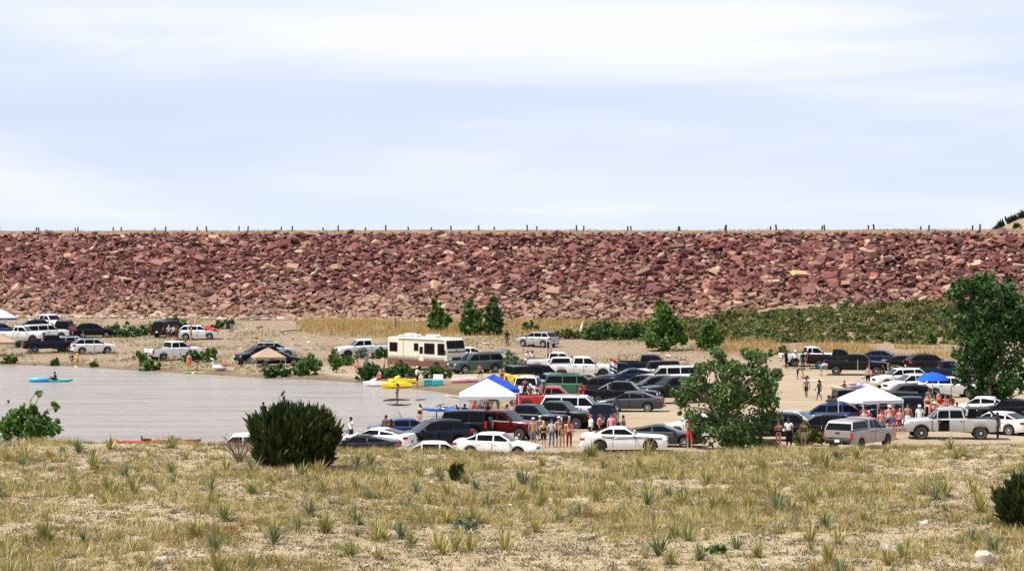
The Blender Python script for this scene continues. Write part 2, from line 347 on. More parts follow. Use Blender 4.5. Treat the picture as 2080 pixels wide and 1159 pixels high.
def scatter(name, shapes, which, pos, scale, M):
    """one mesh from many transformed copies of small triangle shapes"""
    Vs = []; Fs = []; off = 0
    for k, (SV, SF) in enumerate(shapes):
        idx = np.where(which == k)[0]
        if not len(idx): continue
        v = np.einsum('nij,vj->nvi', M[idx], SV)*scale[idx][:, None, None] + pos[idx][:, None, :]
        Vs.append(v.reshape(-1, 3)); Fs.append((SF[None]+np.arange(len(idx))[:, None, None]*len(SV)+off).reshape(-1, 3)); off += v.shape[0]*v.shape[1]
    me = npmesh_idx(name, np.concatenate(Vs), np.concatenate(Fs)); me.shade_flat(); return me
# ================================================================== dam
ROCKM = islandmat('red_riprap_rock', [(0.057,0.022,0.022),(0.141,0.050,0.044),(0.198,0.076,0.065),(0.123,0.055,0.056),(0.246,0.108,0.086),(0.170,0.062,0.052),(0.320,0.171,0.125),(0.207,0.082,0.071),(0.434,0.297,0.208),(0.141,0.071,0.070)],
                  rough=.9, objrand=True, zband=(1.8, 6.8, (0.377,0.261,0.181), .9), spec=.15, bump=.5)
dam = empty('dam', (0, 0, 0)); tag(dam, 'long embankment dam faced with red broken rock across the whole picture', 'dam')
def damz(d): return np.interp(d, [-30, -9, 0, 1.6, 50], [2.0, CREST-.05, CREST, CREST-.62, CREST-.62-48.4/2.55])
tt = np.arange(-160, 330, 2.0); dd = np.array([-30,-20,-9,-8,-4,-1,0,.6,1.6,3,6,10,15,20,25,30,35,42,50.])
TT, DD = np.meshgrid(tt, dd); X = CA[0]+CD[0]*TT+CN[0]*DD; Y = CA[1]+CD[1]*TT+CN[1]*DD
Zd = damz(DD)+(vnoise(X, Y, 3., 4)-.5)*np.where((DD > -1) & (DD < 2), .26, .05)+(vnoise(X, Y, 22., 14)-.5)*np.where((DD > -10) & (DD < 2), .22, 0)
ii = np.arange(TT.size).reshape(TT.shape); F = np.stack([ii[:-1,:-1], ii[:-1,1:], ii[1:,1:], ii[1:,:-1]], -1).reshape(-1, 4)[:, ::-1]
me = npmesh_idx('embankment', np.stack([X, Y, Zd], -1).reshape(-1, 3), F); me.shade_smooth()
fi = np.repeat(np.arange(len(dd)-1), len(tt)-1)
me.materials.append(None); me.materials.append(mat('red_rubble_gap_shade', (.030,.014,.012), .95, var=.5, vs_=1.2, spec=.1))  # red rubble, darkened to put the shade between the rocks into its colour
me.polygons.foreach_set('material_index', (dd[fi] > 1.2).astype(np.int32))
link('embankment', me, mat('crest_earth', (.22,.15,.095), .95, var=.35, vs_=1.4, spec=.1), dam)
NR = 41000
t_ = rng.uniform(-25, 180, NR); d_ = 1.5+(rng.random(NR))*31.5
sz = np.clip(.30*np.exp(rng.normal(0, .52, NR)), .15, 1.3)*1.12
sz *= np.where(d_ < 3, .75, 1.0)
X = CA[0]+CD[0]*t_+CN[0]*d_; Y = CA[1]+CD[1]*t_+CN[1]*d_; Zr = damz(d_)+sz*.12+rng.random(len(d_))**2*.30
fl = Zr > g(X, Y)-.4; t_, d_, sz, X, Y, Zr = [a[fl] for a in (t_, d_, sz, X, Y, Zr)]; NR = len(X)
M = rotm(rng.normal(.16, .33, NR), rng.normal(0, .30, NR), rng.uniform(0, 6.28, NR)); which = rng.integers(0, 16, NR)
pxr = X/Y*FPX+1040; big = np.argsort(-sz*((pxr > 5) & (pxr < 2075)))[:300]; rest = np.ones(NR, bool); rest[big] = False
o = link('rock_facing', scatter('rock_facing', CH, which[rest], np.stack([X, Y, Zr], -1)[rest], sz[rest]*1.25, M[rest]), ROCKM, dam); o['kind'] = 'stuff'
CHM = [npmesh_idx('rock', *c) for c in CH]
for c in CHM: c.shade_flat()
for i in big:
    s = sz[i]*1.25; mm = Matrix(M[i].tolist()).to_4x4()
    o = link('rock', CHM[which[i]], ROCKM, dam); o.matrix_local = Matrix.Translation((X[i], Y[i], Zr[i])) @ mm @ Matrix.Scale(s, 4)
# the big ochre slab on the right part of the facing
Yo = 300.; o = link('rock', CHM[3], mat('ochre_rock', (.40,.27,.14), .9), dam); q = None
for dtry in np.arange(5, 28, .25):
    for ttry in np.arange(100, 170, 1.):
        x, y = CA+CD*ttry+CN*dtry; z = damz(dtry); e = abs(x/y*FPX+1040-1624)+abs(YH+(HC-z)/y*FPX-561)
        if q is None or e < q[0]: q = (e, x, y, z)
o.location = (q[1], q[2], q[3]+.45); o.scale = (2.2, 1.6, .9); o.rotation_euler = (.35, .05, .3); o['label'] = 'large ochre slab among the red rocks'
# grass and small plants on the crest edge
k = 9000; t_ = rng.uniform(-25, 180, k); d_ = rng.uniform(-.4, 1.9, k); X = CA[0]+CD[0]*t_+CN[0]*d_; Y = CA[1]+CD[1]*t_+CN[1]*d_; Zc = damz(d_)
h_ = rng.uniform(.06, .26, k)*(.4+vnoise(X, Y, 5, 8)); a_ = rng.uniform(0, 6.28, k); wv = .05
B = np.stack([X, Y, Zc], -1); u = np.stack([np.cos(a_), np.sin(a_), 0*a_], -1)
tri = np.stack([B-u*wv, B+u*wv, B+np.stack([rng.normal(0, .05, k), rng.normal(0, .05, k), h_], -1)], 1)
o = link('crest_grass', npmesh('crest_grass', tri, 3), islandmat('crest_grass_straw', [(.24,.17,.09),(.30,.22,.12),(.20,.17,.08),(.34,.23,.15)], .9), dam); o['kind'] = 'stuff'
# fence posts, two rows along the crest road
pm = mat('weathered_post', (.05,.045,.042), .85)
postme = MB().box((0, 0, .30), (.20, .16, .84), ch=.03).mesh('fence_post')
for row, dd_, sp, ph in (('near', .15, 6.9, 1.0), ('far', -7.6, 6.75, 3.4)):
    tq = -8+ph
    while tq < 165:
        x, y = CA+CD*tq+CN*dd_; o = link('fence_post', postme, pm, None, (x, y, float(damz(dd_))), (rng.normal(0, .03), rng.normal(0, .07), rng.uniform(0, .3)))
        o.scale = (1, 1, rng.uniform(.7, 1.15))
        tag(o, 'short dark post on the %s edge of the dam crest' % ('lake-side' if row == 'near' else 'far'), 'post', 'posts along the %s edge of the dam crest' % row)
        tq += sp*rng.uniform(.94, 1.06)
# ================================================================== hill behind the dam
hx = np.linspace(60, 330, 70); hy = np.linspace(400, 700, 50); HX, HY = np.meshgrid(hx, hy)
HZ = 1+54*np.clip(1-np.hypot((HX-195)/112, (HY-545)/130), 0, 1)**1.0+(vnoise(HX, HY, 14, 2)-.5)*3+(vnoise(HX, HY, 5, 6)-.5)*1.2
ii = np.arange(HX.size).reshape(HX.shape); F = np.stack([ii[:-1,:-1], ii[:-1,1:], ii[1:,1:], ii[1:,:-1]], -1).reshape(-1, 4)
me = npmesh_idx('hill', np.stack([HX, HY, HZ], -1).reshape(-1, 3), F); me.shade_smooth()
o = link('hill', me, mat('dry_hillside', (.24,.185,.125), .95, var=.5, vs_=.25, spec=.1)); o['kind'] = 'structure'
def hz_at(x, y): return float(1+54*max(0, 1-math.hypot((x-195)/112, (y-545)/130))+(vnoise(np.array([x]), np.array([y]), 14, 2)[0]-.5)*3+(vnoise(np.array([x]), np.array([y]), 5, 6)[0]-.5)*1.2)
# ================================================================== foliage helpers
def leaves(centers, radii, n, size, aspect=1.6, up=0.0, clump=.16, shell=.45, nclump=None):
    """n leaf quads gathered into clumps inside ellipsoid lobes"""
    centers = np.array(centers, float); radii = np.array(radii, float); vol = radii.prod(1)**.75; p = vol/vol.sum()
    nc = nclump or max(12, n//28); lb = rng.choice(len(centers), nc, p=p)
    v = rng.normal(size=(nc, 3)); v /= np.linalg.norm(v, axis=1)[:, None]; r = (shell+(1-shell)*rng.random(nc)**.6)[:, None]
    cc = centers[lb]+v*radii[lb]*r
    w_ = rng.random(nc)+.25; k = rng.choice(nc, n, p=w_/w_.sum()); rad = radii[lb[k]].mean(1)
    pos = cc[k]+rng.normal(size=(n, 3))*(clump*rad)[:, None]
    return pos
def quads(pos, size, aspect=1.6, up=0.0, out=None):
    n = len(pos); a = rng.normal(size=(n, 3)); a[:, 2] += up
    if out is not None: a += out
    a /= np.linalg.norm(a, axis=1)[:, None]; b = np.cross(a, rng.normal(size=(n, 3))); b /= np.linalg.norm(b, axis=1)[:, None]
    s = size*rng.uniform(.6, 1.35, n)[:, None]; A = a*s*aspect*.5; B = b*s*.5
    return np.stack([pos-A, pos+B*.9-A*.1, pos+A, pos-B*.9-A*.1], 1)
LEAF = {
 'cottonwood': islandmat('cottonwood_leaf', [(.040,.080,.018),(.080,.150,.030),(.125,.205,.058),(.058,.108,.023),(.20,.27,.115)], .5, .25, spec=.45),
 'green': islandmat('willow_leaf', [(.038,.090,.015),(.078,.160,.026),(.13,.225,.046),(.05,.108,.019)], .55, .25, spec=.35),
 'deep': islandmat('deep_green_leaf', [(.018,.050,.010),(.038,.098,.018),(.070,.150,.032),(.025,.066,.012)], .5, .2, spec=.4),
 'sage': islandmat('scrub_leaf', [(.07,.095,.020),(.12,.145,.034),(.175,.175,.05),(.06,.08,.018),(.22,.19,.06)], .7, .15),
 'juniper': islandmat('juniper_spray', [(.010,.020,.005),(.024,.040,.008),(.060,.078,.014),(.014,.026,.006),(.085,.10,.022)], .7, .05, spec=.2),
 'silver': islandmat('silvery_leaf', [(.14,.19,.10),(.20,.26,.15),(.10,.15,.07),(.26,.30,.2)], .6, .2),
}
BARK = {'pale': mat('pale_bark', (.36,.31,.23), .85, var=.3, vs_=9), 'grey': mat('grey_bark', (.16,.125,.095), .9, var=.35, vs_=12), 'brown': mat('brown_bark', (.10,.072,.05), .9, var=.3, vs_=10)}
def plant(name, label, cat, base, lobes, n, size, leaf, bark='grey', trunk_r=.08, limbs=8, group=None, aspect=1.6, clump=.16, shell=.45, crown='crown', up=0., stems=1):
    e = empty(name, base); tag(e, label, cat, group)
    C = np.array([l[:3] for l in lobes], float); sub = []
    for l in lobes:                          # ragged outline: every lobe throws smaller side lobes
        sub.append((l[0], l[1], l[2], l[3]*.78, l[4]*.78, l[5]*.78))
        for _ in range(5):
            v = rng.normal(size=3); v /= np.linalg.norm(v); k_ = rng.uniform(.24, .46); q = rng.uniform(.65, 1.02); sub.append((l[0]+v[0]*l[3]*q, l[1]+v[1]*l[4]*q, max(.1, l[2]+v[2]*l[5]*q), l[3]*k_, l[4]*k_, l[5]*k_))
    S3 = np.array([q[:3] for q in sub]); Rr = np.array([q[3:6] for q in sub])
    pos = leaves(S3, Rr, n, size, clump=clump, shell=shell); pos[:, 2] = np.maximum(pos[:, 2], .04)
    link(crown, npmesh(crown, quads(pos, size, aspect, up), 4), LEAF[leaf], e)
    mb = MB(); rr = random.Random(int(base[0]*31+base[1]*17)); top = C[:, 2].max()
    for s in range(stems):
        x0 = 0 if stems == 1 else rr.uniform(-.25, .25)*stems*.4; y0 = 0 if stems == 1 else rr.uniform(-.2, .2)*stems*.3
        c = C[s % len(C)]; h = max(.3, top*.62)
        mb.tube([(x0, y0, -.15), (x0*1.1+rr.uniform(-.05, .05), y0, h*.35), (x0*.6+c[0]*.35, y0*.6+c[1]*.35, h*.7), (c[0]*.75+rr.uniform(-.1, .1), c[1]*.75, h*1.15)], [trunk_r*1.25, trunk_r, trunk_r*.7, trunk_r*.3])
    for i in range(limbs):
        l = lobes[i % len(lobes)]; t = rr.uniform(.2, .62)*top; a = rr.uniform(0, 6.28); k = rr.uniform(.4, .9)
        end = Vector((l[0]+math.cos(a)*l[3]*k, l[1]+math.sin(a)*l[4]*k, max(.3, l[2]+rr.uniform(-.3, .75)*l[5])))
        st = Vector((C[0][0]*.2*t/top, C[0][1]*.2*t/top, min(t, end.z*.7))); md = st.lerp(end, .5)+Vector((rr.uniform(-.1, .1), rr.uniform(-.1, .1), .12*top*.3))
        mb.tube([st, md, end], [trunk_r*.5, trunk_r*.32, trunk_r*.10], n=5)
    mb.build('trunk', BARK[bark], e)
    return e
def lob(*a): return a
# ================================================================== trees and shrubs
LEAF['darksage'] = islandmat('dark_scrub_leaf', [(.03,.045,.01),(.055,.075,.018),(.08,.10,.026)], .7, .12); LEAF['drysage'] = islandmat('dry_scrub_leaf', [(.22,.17,.06),(.30,.23,.09),(.16,.13,.045)], .8, .15)
def S(p): return FPX/p.y                    # photo pixels per metre at a point
def tree_at(name, label, cat, px, py, blobs, n, size, leaf, **kw):
    """blobs: (px, py, rx, rz) in photo pixels, turned into metres at the tree's own distance"""
    p = kw.pop('pos', None) or P(px, py, kw.pop('ymin', 121.)); s = S(p); base_py = YH+(HC-p.z)*s; depth = kw.pop('depth', .9)
    lobes = []
    for i, (bx, by, rx, rz) in enumerate(blobs):
        lobes.append(((bx-px)/s, rng.uniform(-.25, .25)*rx/s, (base_py-by)/s, rx/s, max(rx, rz)*depth/s, rz/s))
    return plant(name, label, cat, p, lobes, n, size, leaf, **kw)
tree_at('cottonwood_tree', 'tall dark green cottonwood tree at the right edge above the parked cars', 'tree', 2010, 822,
        [(2000,590,58,42),(1962,640,42,45),(2045,625,50,60),(2000,680,62,55),(2058,700,50,60),(1975,735,45,45),(2030,760,55,50),(1985,780,38,30),(2050,795,48,30),(2000,805,36,20),(2075,650,40,60),(1940,600,26,30)], 19500, .22, 'deep', trunk_r=.2, limbs=34, bark='pale', clump=.16, shell=.3)
tree_at('cottonwood_tree', 'leafy young cottonwood with open grey-green crown in front of the sandy lot', 'tree', 1478, 912,
        [(1455,745,52,30),(1525,745,48,34),(1405,790,36,34),(1480,800,60,45),(1548,790,38,44),(1425,850,40,36),(1500,862,60,42),(1560,835,34,36),(1465,885,45,24),(1385,818,18,28),(1535,725,30,16)], 12000, .165, 'cottonwood', trunk_r=.10, limbs=34, bark='pale', clump=.20, shell=.2, stems=3, ymin=122)
tree_at('leafy_shrub', 'bright green bush at the foot of the leafy young cottonwood', 'shrub', 1512, 912, [(1512,890,34,20),(1490,897,20,14),(1535,898,22,12)], 1500, .16, 'green', trunk_r=.04, stems=3, limbs=6)
pl = Vector(pix(60, 900, 97)); pl.z = gz(pl.x, pl.y)
tree_at('cottonwood_sapling', 'bright green cottonwood sapling rising at the left edge before the water', 'tree', 50, 905,
        [(20,850,30,26),(62,858,32,34),(95,868,26,22),(72,797,9,16),(100,825,14,8),(35,875,30,20),(6,862,26,30),(80,880,30,14)], 2700, .15, 'green', pos=pl, trunk_r=.05, limbs=12, stems=3, bark='brown', clump=.28)
for i, (px, py, w_, h_, lab, lf) in enumerate([
    (890, 672, 24, 62, 'slim green tree alone in the yellow grass at the dam foot, above the motorhome roof', 'green'),
    (957, 680, 27, 74, 'round-topped green tree left of its darker twin below the red rocks', 'green'),
    (1003, 680, 22, 78, 'darker narrow tree right of its paler twin below the red rocks', 'deep'),
    (1347, 712, 42, 110, 'tall dense green tree standing behind the dark pickup at mid lot', 'green'),
    (1440, 712, 26, 62, 'small rounded green tree just right of the tall dense one', 'green')]):
    tree_at('poplar_tree', lab, 'tree', px, py, [(px-w_*.45, py-h_*.34, w_*.62, h_*.28), (px+w_*.48, py-h_*.40, w_*.58, h_*.26), (px-w_*.08, py-h_*.72, w_*.50, h_*.25), (px+w_*.05, py-h_*.16, w_*.9, h_*.16), (px+w_*.25, py-h_*.62, w_*.4, h_*.2)], 2600 if w_ < 40 else 5200, .30, lf, trunk_r=.12, limbs=10, clump=.2, shell=.35, group='trees below the dam')
for (px, py, w_, h_, lf, lab) in [
    (250, 684, 46, 30, 'deep', 'wide low green thicket bush beside the black car on the far shore'), (300, 680, 40, 24, 'green', 'low spreading bush between the black car and the people on the far shore'), (352, 668, 34, 26, 'deep', 'dark bush rising behind the black vehicle on the far shore'), (452, 668, 24, 22, 'deep', 'small dark bush beside the standing person at the dam foot'),
    (286, 738, 18, 32, 'green', 'shrub at the tailgate of the white pickup on the far shore'), (305, 752, 26, 22, 'green', 'low shrub at the water edge below the white pickup'), (393, 736, 24, 30, 'deep', 'shrub hiding the front wheel of the white pickup'), (428, 735, 26, 30, 'green', 'rounded shrub right of the white pickup on the far shore'),
    (560, 765, 36, 26, 'deep', 'dense shrub before the tan beach shelter'), (628, 760, 32, 42, 'green', 'largest green willow clump right of the tan beach shelter'), (602, 762, 20, 24, 'green', 'small willow clump between the tan shelter and the larger clump'), (681, 756, 14, 46, 'green', 'thin upright willow at the shoreline left of the motorhome'), (706, 742, 18, 20, 'green', 'small round bush below the front of the white crew pickup'),
    (755, 770, 40, 36, 'deep', 'dark willow clump at the rear of the motorhome by the water'), (812, 770, 44, 34, 'deep', 'dark willow clump along the side of the motorhome by the water'), (735, 728, 20, 22, 'silver', 'greyish bush beside the rear wheel of the white crew pickup'), (772, 728, 20, 26, 'deep', 'bush between the white crew pickup and the motorhome'), (888, 768, 34, 24, 'deep', 'green bush below the motorhome front next to the coolers'),
    (1042, 758, 30, 40, 'silver', 'pale flowering bush right of the grey-green off-roader'), (112, 742, 12, 14, 'green', 'tiny plant on the bare far shoreline'), (18, 738, 20, 16, 'green', 'low plant at the left edge of the far shoreline'), (190, 745, 10, 10, 'green', 'sprig at the waterline below the pale wagon'), (40, 706, 18, 14, 'deep', 'bush in front of the lifted white pickup on the left'),
    (1075, 672, 24, 20, 'deep', 'dark bush behind the silver crossover below the dam'), (1105, 690, 30, 20, 'sage', 'olive bush right behind the silver crossover'), (1225, 690, 44, 36, 'deep', 'broad dark bush left of the tall dense tree'), (1285, 690, 30, 34, 'deep', 'dark bush touching the tall dense tree on its left'), (1150, 688, 34, 22, 'sage', 'olive bush beside the driftwood pile'),
    (1640, 905, 36, 40, 'sage', 'scraggly bush in front of the people by the beige pickup'), (1588, 720, 14, 22, 'green', 'small green bush by the bed of the far white pickup'), (1890, 700, 16, 30, 'green', 'slim green bush in the straw grass behind the dark sedans')]:
    tree_at('shrub', lab, 'shrub', px, py, [(px-w_*.35, py-h_*.35, w_*.55, h_*.42), (px+w_*.4, py-h_*.38, w_*.5, h_*.4), (px, py-h_*.6, w_*.5, h_*.42)], int(420+w_*h_*.9), .20, lf, trunk_r=.03, limbs=7, stems=3, clump=.22, group='shrubs around the lake shore')
# ---- junipers on the slope
def juniper(name, label, base, rx, h, n, spray=.17, group=None, bark='brown'):
    e = empty(name, base); tag(e, label, 'shrub', group)
    v = rng.normal(size=(n, 3)); v /= np.linalg.norm(v, axis=1)[:, None]; r = (rng.random(n)**.32)
    lump = 1+.22*(vnoise(v[:, 0]*3+5, v[:, 2]*3+v[:, 1]*2, .55, 3)-.5)*2
    ctr = np.array([0, 0, h*.44]); rad = np.array([rx, rx*.9, h*.56]); pos = ctr+v*rad*(r*lump)[:, None]; pos[:, :2] *= (1+.06*np.sin(pos[:, 2:3]/h*7+v[:, 0:1]*4)); pos[:, 2] = np.maximum(pos[:, 2], .03+.1*rng.random(n))
    d = v*.55+np.array([0, 0, .8])+rng.normal(size=(n, 3))*.28; d /= np.linalg.norm(d, axis=1)[:, None]
    s = np.cross(d, rng.normal(size=(n, 3))); s /= np.linalg.norm(s, axis=1)[:, None]; L = (spray*rng.uniform(.6, 1.5, n)*np.where((r > .93) & (rng.random(n) < .35), 1.9, 1))[:, None]
    q = np.stack([pos-d*L*.4, pos+s*L*.22, pos+d*L, pos-s*L*.22], 1)
    link('crown', npmesh('crown', q, 4), LEAF['juniper'], e)
    mb = MB(); rr = random.Random(n)
    for i in range(9):
        a = rr.uniform(0, 6.28); k = rr.uniform(.3, .9)
        mb.tube([(0, 0, -.1), (math.cos(a)*rx*k*.4, math.sin(a)*rx*k*.4, h*.35), (math.cos(a)*rx*k*.8, math.sin(a)*rx*k*.8, h*rr.uniform(.6, .95)*(1-.45*k))], [.07, .045, .012], n=5)
    mb.build('trunk', BARK[bark], e); return e
jy = 84.; jx = (597-1040)/FPX*jy; JB = Vector((jx, jy, gz(jx, jy)))
js = FPX/jy; jtop = HC-(828-YH)/js-JB.z
juniper('juniper', 'large round dark juniper in front of the water, the biggest dark bush', JB, 84/js, jtop, 26000, .15)
jy2 = 63.; jx2 = (2086-1040)/FPX*jy2; J2 = Vector((jx2, jy2, gz(jx2, jy2)))
juniper('juniper', 'dark juniper cut by the right edge on the dry slope', J2, 56/(FPX/jy2), HC-(978-YH)*jy2/FPX-J2.z, 15000, .13)
for i in range(9):
    px = 2012+i*9+rng.uniform(-4, 4); ys = np.arange(405, 640, 1.5); el = np.array([(hz_at((px-1040)/FPX*y, y)-HC)/y for y in ys]); k = int(np.argmax(el)); y = ys[k]-(0 if i % 3 else rng.uniform(8, 30)); x = (px-1040)/FPX*y
    juniper('juniper', 'dark juniper dotting the hillside behind the dam', Vector((x, y, hz_at(x, y)-.3)), rng.uniform(.5, 1.15), rng.uniform(.8, 1.5), 420, .4, 'junipers on the far hillside')
def small(px, y, fn):
    x = (px-1040)/FPX*y; return fn(Vector((x, y, gz(x, y))))
small(927, 81, lambda b: juniper('pine_seedling', 'tiny dark green pine seedling standing alone in the grass right of the big juniper', b, .22, .5, 800, .10))
# ---- dead twiggy shrub beside the big juniper and a grey-green weed
def twigs(label, base, r, h, n, m):
    e = empty('dead_shrub', base); tag(e, label, 'shrub'); mb = MB(); rr = random.Random(int(n*h*100))
    for i in range(n):
        a = rr.uniform(0, 6.28); k = rr.uniform(.25, 1.); p1 = Vector((math.cos(a)*r*k*.45, math.sin(a)*r*k*.45, h*rr.uniform(.3, .5))); p2 = Vector((math.cos(a)*r*k, math.sin(a)*r*k, h*rr.uniform(.55, 1.05)))
        mb.tube([(0, 0, -.03), p1, p2], [.022, .014, .005], n=4)
        for j in range(3):
            q = p1.lerp(p2, rr.uniform(.2, .9)); mb.tube([q, q+Vector((rr.uniform(-.2, .2), rr.uniform(-.2, .2), rr.uniform(.06, .24)))], [.009, .003], n=3)
    mb.build('twig', m, e, smooth=0)
small(486, 86, lambda b: twigs('bare grey twiggy shrub left of the large round juniper', b, .72, .85, 26, mat('dead_twig', (.20,.16,.12), .9)))
small(945, 65, lambda b: plant('weed', 'bushy grey-green weed on the bare sandy patch in the foreground', 'plant', b, [(-.1,0,.22,.26,.2,.16),(.16,0,.24,.24,.2,.15),(0,.05,.34,.2,.2,.12)], 420, .07, 'silver', trunk_r=.012, limbs=9, stems=3, clump=.25))
small(1455, 58, lambda b: plant('weed', 'low green weed near the bottom edge right of centre', 'plant', b, [(0,0,.12,.25,.2,.1)], 260, .06, 'green', trunk_r=.01, limbs=4, clump=.25))
# ---- the thicket on the rise at the right and straw grass below the dam
def thicket():
    k = 0; allp = []
    while k < 1150:
        px = rng.uniform(1170, 1990); d = rng.uniform(21, 62); 
        Yq = np.linspace(230, 340, 300); Xq = (px-1040)/FPX*Yq; dq = dam_d(Xq, Yq); Yv = np.interp(-d, -dq[::-1][::-1] if dq[0] < dq[-1] else -dq, Yq)
        x = (px-1040)/FPX*Yv; z = gz(x, Yv); py = YH+(HC-z)/Yv*FPX
        lim = np.interp(px, [1170, 1300, 1480, 1600, 1900], [694, 702, 696, 704, 712]); k += 1
        if py < np.interp(px, [1170, 1440, 1500, 1900, 1990], [668, 650, 638, 616, 612]): continue
        if py > lim or float(damz(d)) > z+.9: continue
        r = rng.uniform(.4, 1.15); h = rng.uniform(.3, .8)+(.5 if rng.random() < .1 else 0)
        v = rng.normal(size=(150, 3)); v /= np.linalg.norm(v, axis=1)[:, None]; v[:, 2] = np.abs(v[:, 2])
        allp.append(np.array([x, Yv, z])+v*np.array([r, r, h])*(rng.random(150)**.4)[:, None])
    sel = rng.random(len(allp)); 
    for lo_, hi_, lf, lab in ((0, .52, 'sage', 'yellowish olive scrub covering the rise below the dam'), (.52, .86, 'darksage', 'dark green scrub mixed into the rise below the dam'), (.86, 1.1, 'drysage', 'straw-coloured dry scrub mixed into the rise below the dam')):
        pos = np.concatenate([a for a, q in zip(allp, sel) if lo_ <= q < hi_]); o = link('scrub_thicket', npmesh('scrub_thicket', quads(pos, .22, 1.6, .4), 4), LEAF[lf]); o['kind'] = 'stuff'; tag(o, lab, 'scrub')
thicket()
STRAW = islandmat('straw_grass', [(.42,.28,.085),(.52,.36,.13),(.36,.22,.07),(.56,.42,.19),(.30,.22,.07)], .85, .25)
def blades(X, Y, h, wd, lean=.3, z0=None):
    n = len(X); Z = g(X, Y) if z0 is None else z0; a = rng.uniform(0, 6.28, n); B = np.stack([X, Y, Z-.02], -1); u = np.stack([np.cos(a), np.sin(a), 0*a], -1)*wd[:, None]
    ln = rng.normal(0, lean, (n, 2))*h[:, None]; T = B+np.stack([ln[:, 0], ln[:, 1], h], -1)
    return np.stack([B-u, B+u, T], 1)
def straw():
    k = 95000; px = rng.uniform(600, 2000, k); Y = rng.uniform(236, 326, k); X = (px-1040)/FPX*Y; d = dam_d(X, Y); z = g(X, Y); py = YH+(HC-z)/Y*FPX
    m1 = (px > 600+rng.normal(0, 12, k)) & (px < 1330) & (py < np.interp(px, [600, 800, 1100, 1330], [672, 684, 680, 668])+rng.normal(0, 5, k)) & (vnoise(X, Y, 4, 12) > .22)
    m2 = (px > 1400) & (py > np.interp(px, [1400, 1600, 1990], [690, 698, 708])) & (py < np.interp(px, [1400, 1600, 1990], [714, 722, 733])+rng.normal(0, 5, k)) & (vnoise(X, Y, 3, 13) > .3)
    ok = (m1 | m2) & (d > 24); X, Y = X[ok], Y[ok]; n = len(X)
    h = rng.uniform(.35, 1.0, n)*(.55+.6*vnoise(X, Y, 5, 15)); o = link('straw_grass', npmesh('straw_grass', blades(X, Y, h, np.full(n, .045), .22), 3), STRAW); o['kind'] = 'stuff'
    tag(o, 'tall golden dry grass at the foot of the dam', 'grass')
straw()
# sparse weeds and low growth on the gravel shore
k = 44000; px = rng.uniform(-40, 1400, k); Y = rng.uniform(228, 330, k); X = (px-1040)/FPX*Y
ok = (vnoise(X, Y, 6, 21)*.6+vnoise(X, Y, 2, 22)*.4 > .565) & (lake_sd(X, Y) > .8) & (dam_d(X, Y) > 27); X, Y = X[ok], Y[ok]
o = link('shore_weeds', npmesh('shore_weeds', blades(X, Y, rng.uniform(.1, .42, len(X)), np.full(len(X), .05), .5), 3), islandmat('shore_weed', [(.19,.20,.06),(.32,.26,.10),(.11,.16,.04),(.38,.30,.14)], .9, .2)); o['kind'] = 'stuff'
tag(o, 'thin low weeds scattered over the gravel shore', 'weeds')
# stones on the shore
k = 5200; px = rng.uniform(-60, 1420, k); Y = rng.uniform(225, 335, k); X = (px-1040)/FPX*Y; ok = (lake_sd(X, Y) > -.2) & (vnoise(X, Y, 8, 31) > .35) & (dam_d(X, Y) > 25); X, Y = X[ok], Y[ok]; n = len(X)
s_ = np.clip(.16*np.exp(rng.normal(0, .55, n)), .06, .7)
o = link('shore_stones', scatter('shore_stones', CH, rng.integers(0, 16, n), np.stack([X, Y, g(X, Y)+s_*.1], -1), s_, rotm(rng.normal(0, .3, n), rng.normal(0, .3, n), rng.uniform(0, 6.3, n))),
         islandmat('shore_stone', [(.36,.27,.19),(.48,.38,.28),(.26,.18,.13),(.30,.16,.12),(.55,.47,.38)], .9)); o['kind'] = 'stuff'
tag(o, 'loose stones scattered over the gravel shore', 'stones')
# bleached boulders line at the dam foot on the left
k = 1500; t_ = rng.uniform(-20, 95, k); d_ = rng.uniform(28.5, 34, k); X = CA[0]+CD[0]*t_+CN[0]*d_; Y = CA[1]+CD[1]*t_+CN[1]*d_; s_ = np.clip(.42*np.exp(rng.normal(0, .4, k)), .2, 1.2)
o = link('bleached_rocks', scatter('bleached_rocks', CH, rng.integers(0, 16, k), np.stack([X, Y, np.maximum(g(X, Y), damz(d_))+s_*.12], -1), s_, rotm(rng.normal(.15, .3, k), rng.normal(0, .3, k), rng.uniform(0, 6.3, k))),
         islandmat('bleached_rock', [(.40,.29,.21),(.50,.38,.28),(.30,.17,.13),(.44,.33,.25),(.24,.2,.18)], .9, spec=.15)); o['kind'] = 'stuff'
tag(o, 'pale bleached rocks along the foot of the dam', 'rocks')
